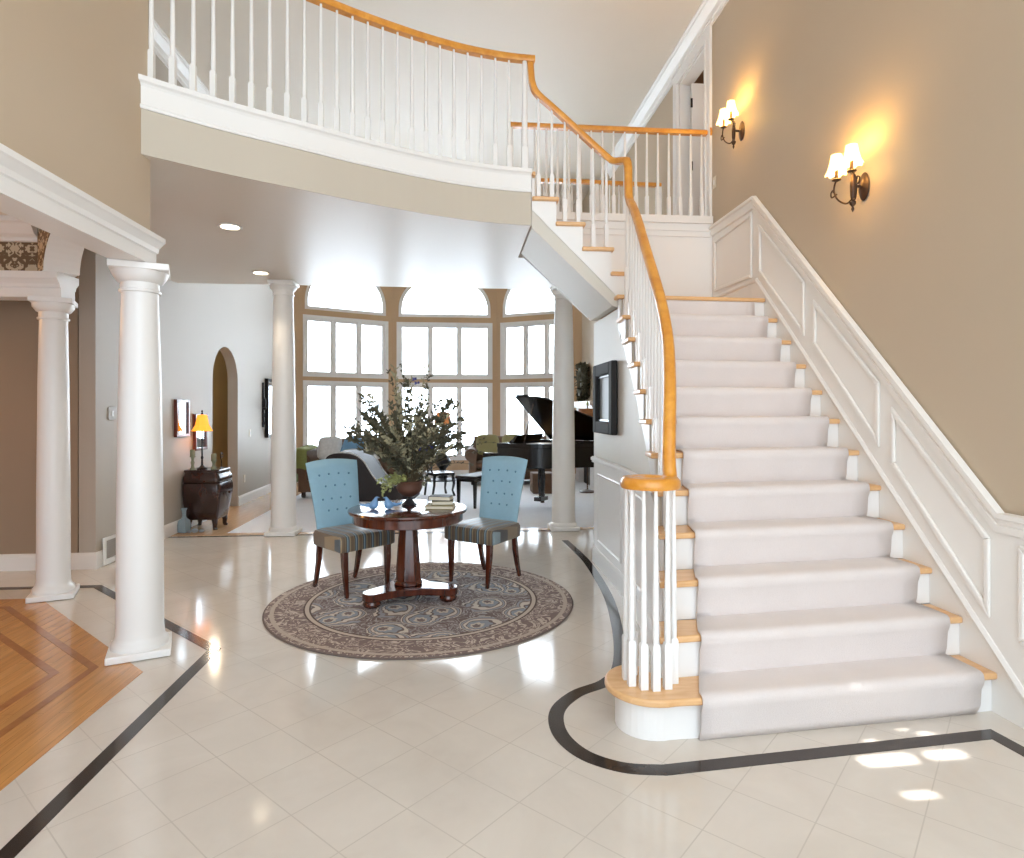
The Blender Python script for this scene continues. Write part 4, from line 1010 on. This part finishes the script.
# black wrought chair
ic = thing('side_chair', 'black carved side chair just right of the flower arrangement', 'chair', (-.30,10.9,CZ), R(115))
MB().box(-.2,-.2,.36,.2,.2,.41).build('seat', M['black'], ic, bevel=.015)
for sx in (-1,1):
    MB().tube([(sx*.17,-.17,.37),(sx*.18,-.19,.22),(sx*.16,-.17,.1),(sx*.18,-.2,0)], [.03,.026,.018,.024], 8).build('leg', M['black'], ic, smooth=50)
    MB().tube([(sx*.17,.17,.37),(sx*.18,.18,.2),(sx*.17,.21,0)], [.028,.022,.02], 8).build('leg', M['black'], ic, smooth=50)
bk = MB(); bk.tube([(.16*math.cos(a), .19+.05*(math.sin(a)+1), .66+.19*math.sin(a)) for a in [2*PI*k/28 for k in range(29)]], .022, 8)
bk.tube([(-.10,.18,.40),(-.07,.20,.50)], .018, 8).tube([(.10,.18,.40),(.07,.20,.50)], .018, 8)
bk.tube(smoothpath([(0,.20,.48),(.06,.22,.58),(-.05,.24,.70),(.0,.27,.84)],6), .016, 8); bk.build('backrest', M['black'], ic, smooth=60)
# glass pedestal table with a lamp by the window
gt = thing('pedestal_table', 'glass-topped table on a dark turned pedestal by the middle window', 'table', (-.30,13.25,CZ))
MB().lathe([(.30,0),(.31,.02),(.26,.04),(.10,.06),(.08,.20),(.07,.24),(.16,.36),(.17,.42),(.12,.50),(.05,.58),(.07,.64),(.14,.66)], seg=24).build('pedestal', M['iron'], gt, smooth=40)
MB().lathe([(.40,.662),(.405,.668),(.40,.675)], seg=40).build('glass_top', M['vase'], gt, smooth=40)
ll = thing('table_lamp', 'dark figural lamp with an amber glass shade by the middle window', 'lamp', (-.30,13.25,CZ+.677))
MB().lathe([(.10,0),(.11,.02),(.05,.05),(.09,.14),(.10,.22),(.06,.32),(.03,.38),(.035,.52)], seg=18).build('base', M['iron'], ll, smooth=40)
MB().lathe([(.19,.50),(.185,.52),(.17,.66),(.13,.76),(.03,.79)], seg=10).build('shade', M['amberdim'], ll)
# piano
pn = thing('grand_piano', 'black grand piano with its lid propped open', 'piano', (.58,9.02,CZ), R(-35))
ol = smoothpath([(.0,.0,0),(.40,.0,0),(.70,.03,0),(.98,.20,0),(1.18,.45,0),(1.40,.66,0),(1.60,.85,0),(1.72,1.08,0),(1.66,1.32,0),(1.50,1.42,0),(1.2,1.45,0)],5)
ol = [(p.x*.86,p.y*.92) for p in ol]+[(0,1.334)]
inn_ = [(lerp(x,.65,.05),lerp(y,.66,.06)) for x,y in ol]
MB().slab(ol, .66, .95).build('case', M['black'], pn, bevel=.01)
rm = MB(); n = len(ol)
for i in range(n):
    j = (i+1)%n; rm.prism([ol[i],ol[j],inn_[j],inn_[i]], (0,0,.95), (1,0,0), (0,1,0), (0,0,.06))
rm.build('rim', M['black'], pn)
M['gold'] = plain('gold_plate', (150,108,56), .35, .1, 8, metal=.6)
MB().slab([(lerp(x,.65,.08),lerp(y,.66,.09)) for x,y in ol], .951, .965).build('string_plate', M['gold'], pn)
kb = MB().box(-.26,.02,.66,0,1.314,.73).box(-.26,.02,.73,-.005,.10,.86).box(-.26,1.24,.73,-.005,1.314,.86).box(-.06,.10,.73,-.005,1.24,.90).build('keybed', M['black'], pn, bevel=.008)
ky = MB()
for k in range(46): ky.box(-.235,.105+k*.0248,.731,-.085,.105+k*.0248+.0235,.752)
ko = ky.build('white_keys', M['plate'], kb); ko['kind'] = 'stuff'
MB().box(-.10,.101,.7525,-.062,1.238,.80).build('fallboard', M['black'], kb)
MB().prism([(0,0),(.09,.0),(.16,.11),(.14,.11)], (.05,.25,1.012), (1,0,0), (0,0,1), (0,.85,0)).build('music_desk', M['black'], pn)
lid = MB(); th_ = R(30)
lp = [(x,y) for x,y in ol if x >= .20]+[(.20,1.334)]
lp = [(.20,0.0)]+lp
lid.slab([(x,y-1.334) for x,y in lp], 0, .022)
lo_ = lid.build('lid', M['black'], pn, bevel=.004); lo_.location = (0,1.334,1.012); lo_.rotation_euler = (-th_,0,0)
MB().slab([(.20,.0-1.334),(.20,0),(.01,0),(.01,-1.334)], .024, .044).build('lid_flap', M['black'], lo_).location = (.205,0,0)
tip = (.42, 1.334-1.15*math.cos(th_), 1.012+1.15*math.sin(th_)-.004)
MB().tube([(.42,.04,1.0),tip], .009, 8).build('prop_stick', M['bronze'], pn)
for x, y in ((.14,.16),(.14,1.18),(1.22,1.0)):
    lg = MB().lathe([(.055,.66),(.06,.60),(.045,.55),(.04,.15),(.05,.10),(.03,.085)], (x,y,0), 8).build('leg', M['black'], pn)
    MB().lathe([(.032,0),(.032,.05),(.02,.086)], (x,y,0), 14).build('caster', M['bronze'], lg)
ly = MB().box(.20,.66,.62,.36,.90,.66).tube([(.33,.70,.64),(.33,.68,.40),(.33,.72,.16)], .014, 8).tube([(.33,.86,.64),(.33,.88,.40),(.33,.84,.16)], .014, 8).box(.26,.66,.10,.38,.90,.16).build('pedal_lyre', M['black'], pn)
pb = thing('piano_bench', 'black piano bench behind the right blue chair', 'bench', (.36,9.78,CZ), R(-35))
MB().box(-.17,-.40,.40,.17,.40,.44).build('apron', M['black'], pb); MB().box(-.19,-.42,.44,.19,.42,.49).build('seat', M['leather'], pb, bevel=.018)
for sx in (-1,1):
    for sy in (-1,1): MB().tube([(sx*.15,sy*.37,.40),(sx*.15,sy*.37,.0)], [.034,.022], 4, PI/4).build('leg', M['black'], pb)
ot = MB().box(-.28,-.2,0,.28,.2,.36).build('storage_box', M['brownfab'], None, bevel=.02); ot.location = (1.62,11.15,CZ); tag(ot, 'brown fabric storage box on the carpet beyond the piano', 'box')
# fireplace and what stands by it
fp = thing('fireplace', 'white fireplace mantel on the right wall past the piano', 'fireplace', (XR-.002,12.1,CZ))
MB().box(-.16,-.85,0,0,-.55,1.54).box(-.16,.55,0,0,.85,1.54).box(-.16,-.55,1.0,0,.55,1.54).build('surround', M['white'], fp, bevel=.006)
MB().box(-.26,-.98,1.58,0,.95,1.66).box(-.21,-.92,1.54,0,.90,1.58).build('shelf', M['white'], fp, bevel=.008)
MB().box(-.05,-.55,0,-.01,.55,1.0).build('firebox', M['iron'], fp)
wr = thing('wall_clock', 'round dark wreath with a pale face above the mantel', 'wall decoration', (XR-.115,12.50,2.08))
w_ = MB(); w_.tube([(0,.22*math.cos(a),.27*math.sin(a)) for a in [2*PI*k/32 for k in range(33)]], .07, 10)
w_.build('wreath', M['leafdark'], wr, smooth=60)
fc = MB().lathe([(.17,0),(.16,.02)], seg=28, sx=1.3); fc.v = [(-z+.01,y,x) for x,y,z in fc.v]; fc.build('face', M['silver'], wr)
lv = MB()
for k in range(260):
    a = rb.uniform(0,2*PI); leaf(lv, (rb.uniform(-.06,.06),.24*math.cos(a),.30*math.sin(a)), (rb.uniform(-1,1),rb.uniform(-1,1)+math.cos(a),rb.uniform(-1,1)+math.sin(a)), .13, .03)
lv.build('leaves', M['leafdark'], wr)['kind'] = 'stuff'
MB().box(0,-.02,-.02,.112,.02,.02).build('hanger', M['iron'], wr)
fl = thing('floor_lamp', 'lamp with a brown drum shade standing behind the piano', 'lamp', (2.36,11.1,CZ))
MB().lathe([(.15,0),(.15,.02),(.03,.05)], seg=24).build('base', M['bronze'], fl, smooth=40)
MB().tube([(0,0,.04),(0,0,1.58)], .012, 10).build('pole', M['bronze'], fl)
MB().lathe([(.19,1.22),(.16,1.52)], seg=28, cap=False).build('shade', M['basket'], fl, smooth=40, solid=.004)
MB().lathe([(.012,1.575),(.026,1.595),(.02,1.62),(.004,1.65)], seg=12).build('finial', M['leaflight'], fl, smooth=40)

# ------------------------------------------------------------------ light
W = bpy.data.worlds.new('World'); bpy.context.scene.world = W; W.use_nodes = True
bg = W.node_tree.nodes['Background']; bg.inputs[0].default_value = (.77,.89,1.0,1)
nt_ = W.node_tree; tc_ = nt_.nodes.new('ShaderNodeTexCoord'); sx_ = nt_.nodes.new('ShaderNodeSeparateXYZ'); mr_ = nt_.nodes.new('ShaderNodeMapRange')
nt_.links.new(tc_.outputs['Generated'], sx_.inputs[0]); nt_.links.new(sx_.outputs[1], mr_.inputs[0]); nt_.links.new(mr_.outputs[0], bg.inputs[1])
mr_.interpolation_type = 'SMOOTHSTEP'; mr_.inputs[1].default_value = -.5; mr_.inputs[2].default_value = .5; mr_.inputs[3].default_value = 2.65; mr_.inputs[4].default_value = 9.0
SL_ = bpy.data.lights.new('sun','SUN'); SL_.energy = 12; SL_.angle = R(.5); SL_.color = (1,.97,.93)
so_ = bpy.data.objects.new('sun', SL_); C.objects.link(so_); so_.rotation_euler = SD.to_track_quat('-Z','Y').to_euler()
def point(name, loc, e, col=(1,.78,.5), r=.06):
    L = bpy.data.lights.new(name,'POINT'); L.energy = e; L.color = col; L.shadow_soft_size = r
    o = bpy.data.objects.new(name, L); C.objects.link(o); o.location = loc; return o
point('upstairs_room_fill', (3.6,6.6,5.2), 9, (1,.9,.78), .1)  # added fill to brighten the door leaf, no fixture behind it
point('passage_fill', (-4.2,11.0,2.7), 60, (1,.82,.6), .1)  # added fill so the arched passage is not black, no fixture behind it
point('dining_chandelier_light', (-5.2,5.0,2.5), 22, (1,.50,.15), .15)
for x, y in ((-1.905,5.41),(-2.2,7.2)):
    L = bpy.data.lights.new('downlight','SPOT'); L.energy = 22; L.color = (1,.82,.6); L.spot_size = R(95); L.spot_blend = .6; L.shadow_soft_size = .05
    o = bpy.data.objects.new('downlight', L); C.objects.link(o); o.location = (x,y,CE-.02)

# ------------------------------------------------------------------ camera
cam = bpy.data.cameras.new('camera'); co = bpy.data.objects.new('camera', cam); C.objects.link(co)
co.location = (0,0,1.5); co.rotation_euler = (R(90),0,-math.atan(55/620))
cam.sensor_fit = 'HORIZONTAL'; cam.sensor_width = 36; cam.lens = 620/1024*36; cam.shift_y = -19/1024; cam.clip_start = .05
sc_ = bpy.context.scene; sc_.camera = co
vs_ = sc_.view_settings; vs_.view_transform = 'Standard'; vs_.look = 'None'; vs_.gamma = 1; vs_.exposure = .52; vs_.use_curve_mapping = False
sc_.cycles.max_bounces = 10; sc_.cycles.diffuse_bounces = 6; sc_.cycles.transparent_max_bounces = 12; sc_.cycles.sample_clamp_indirect = 6
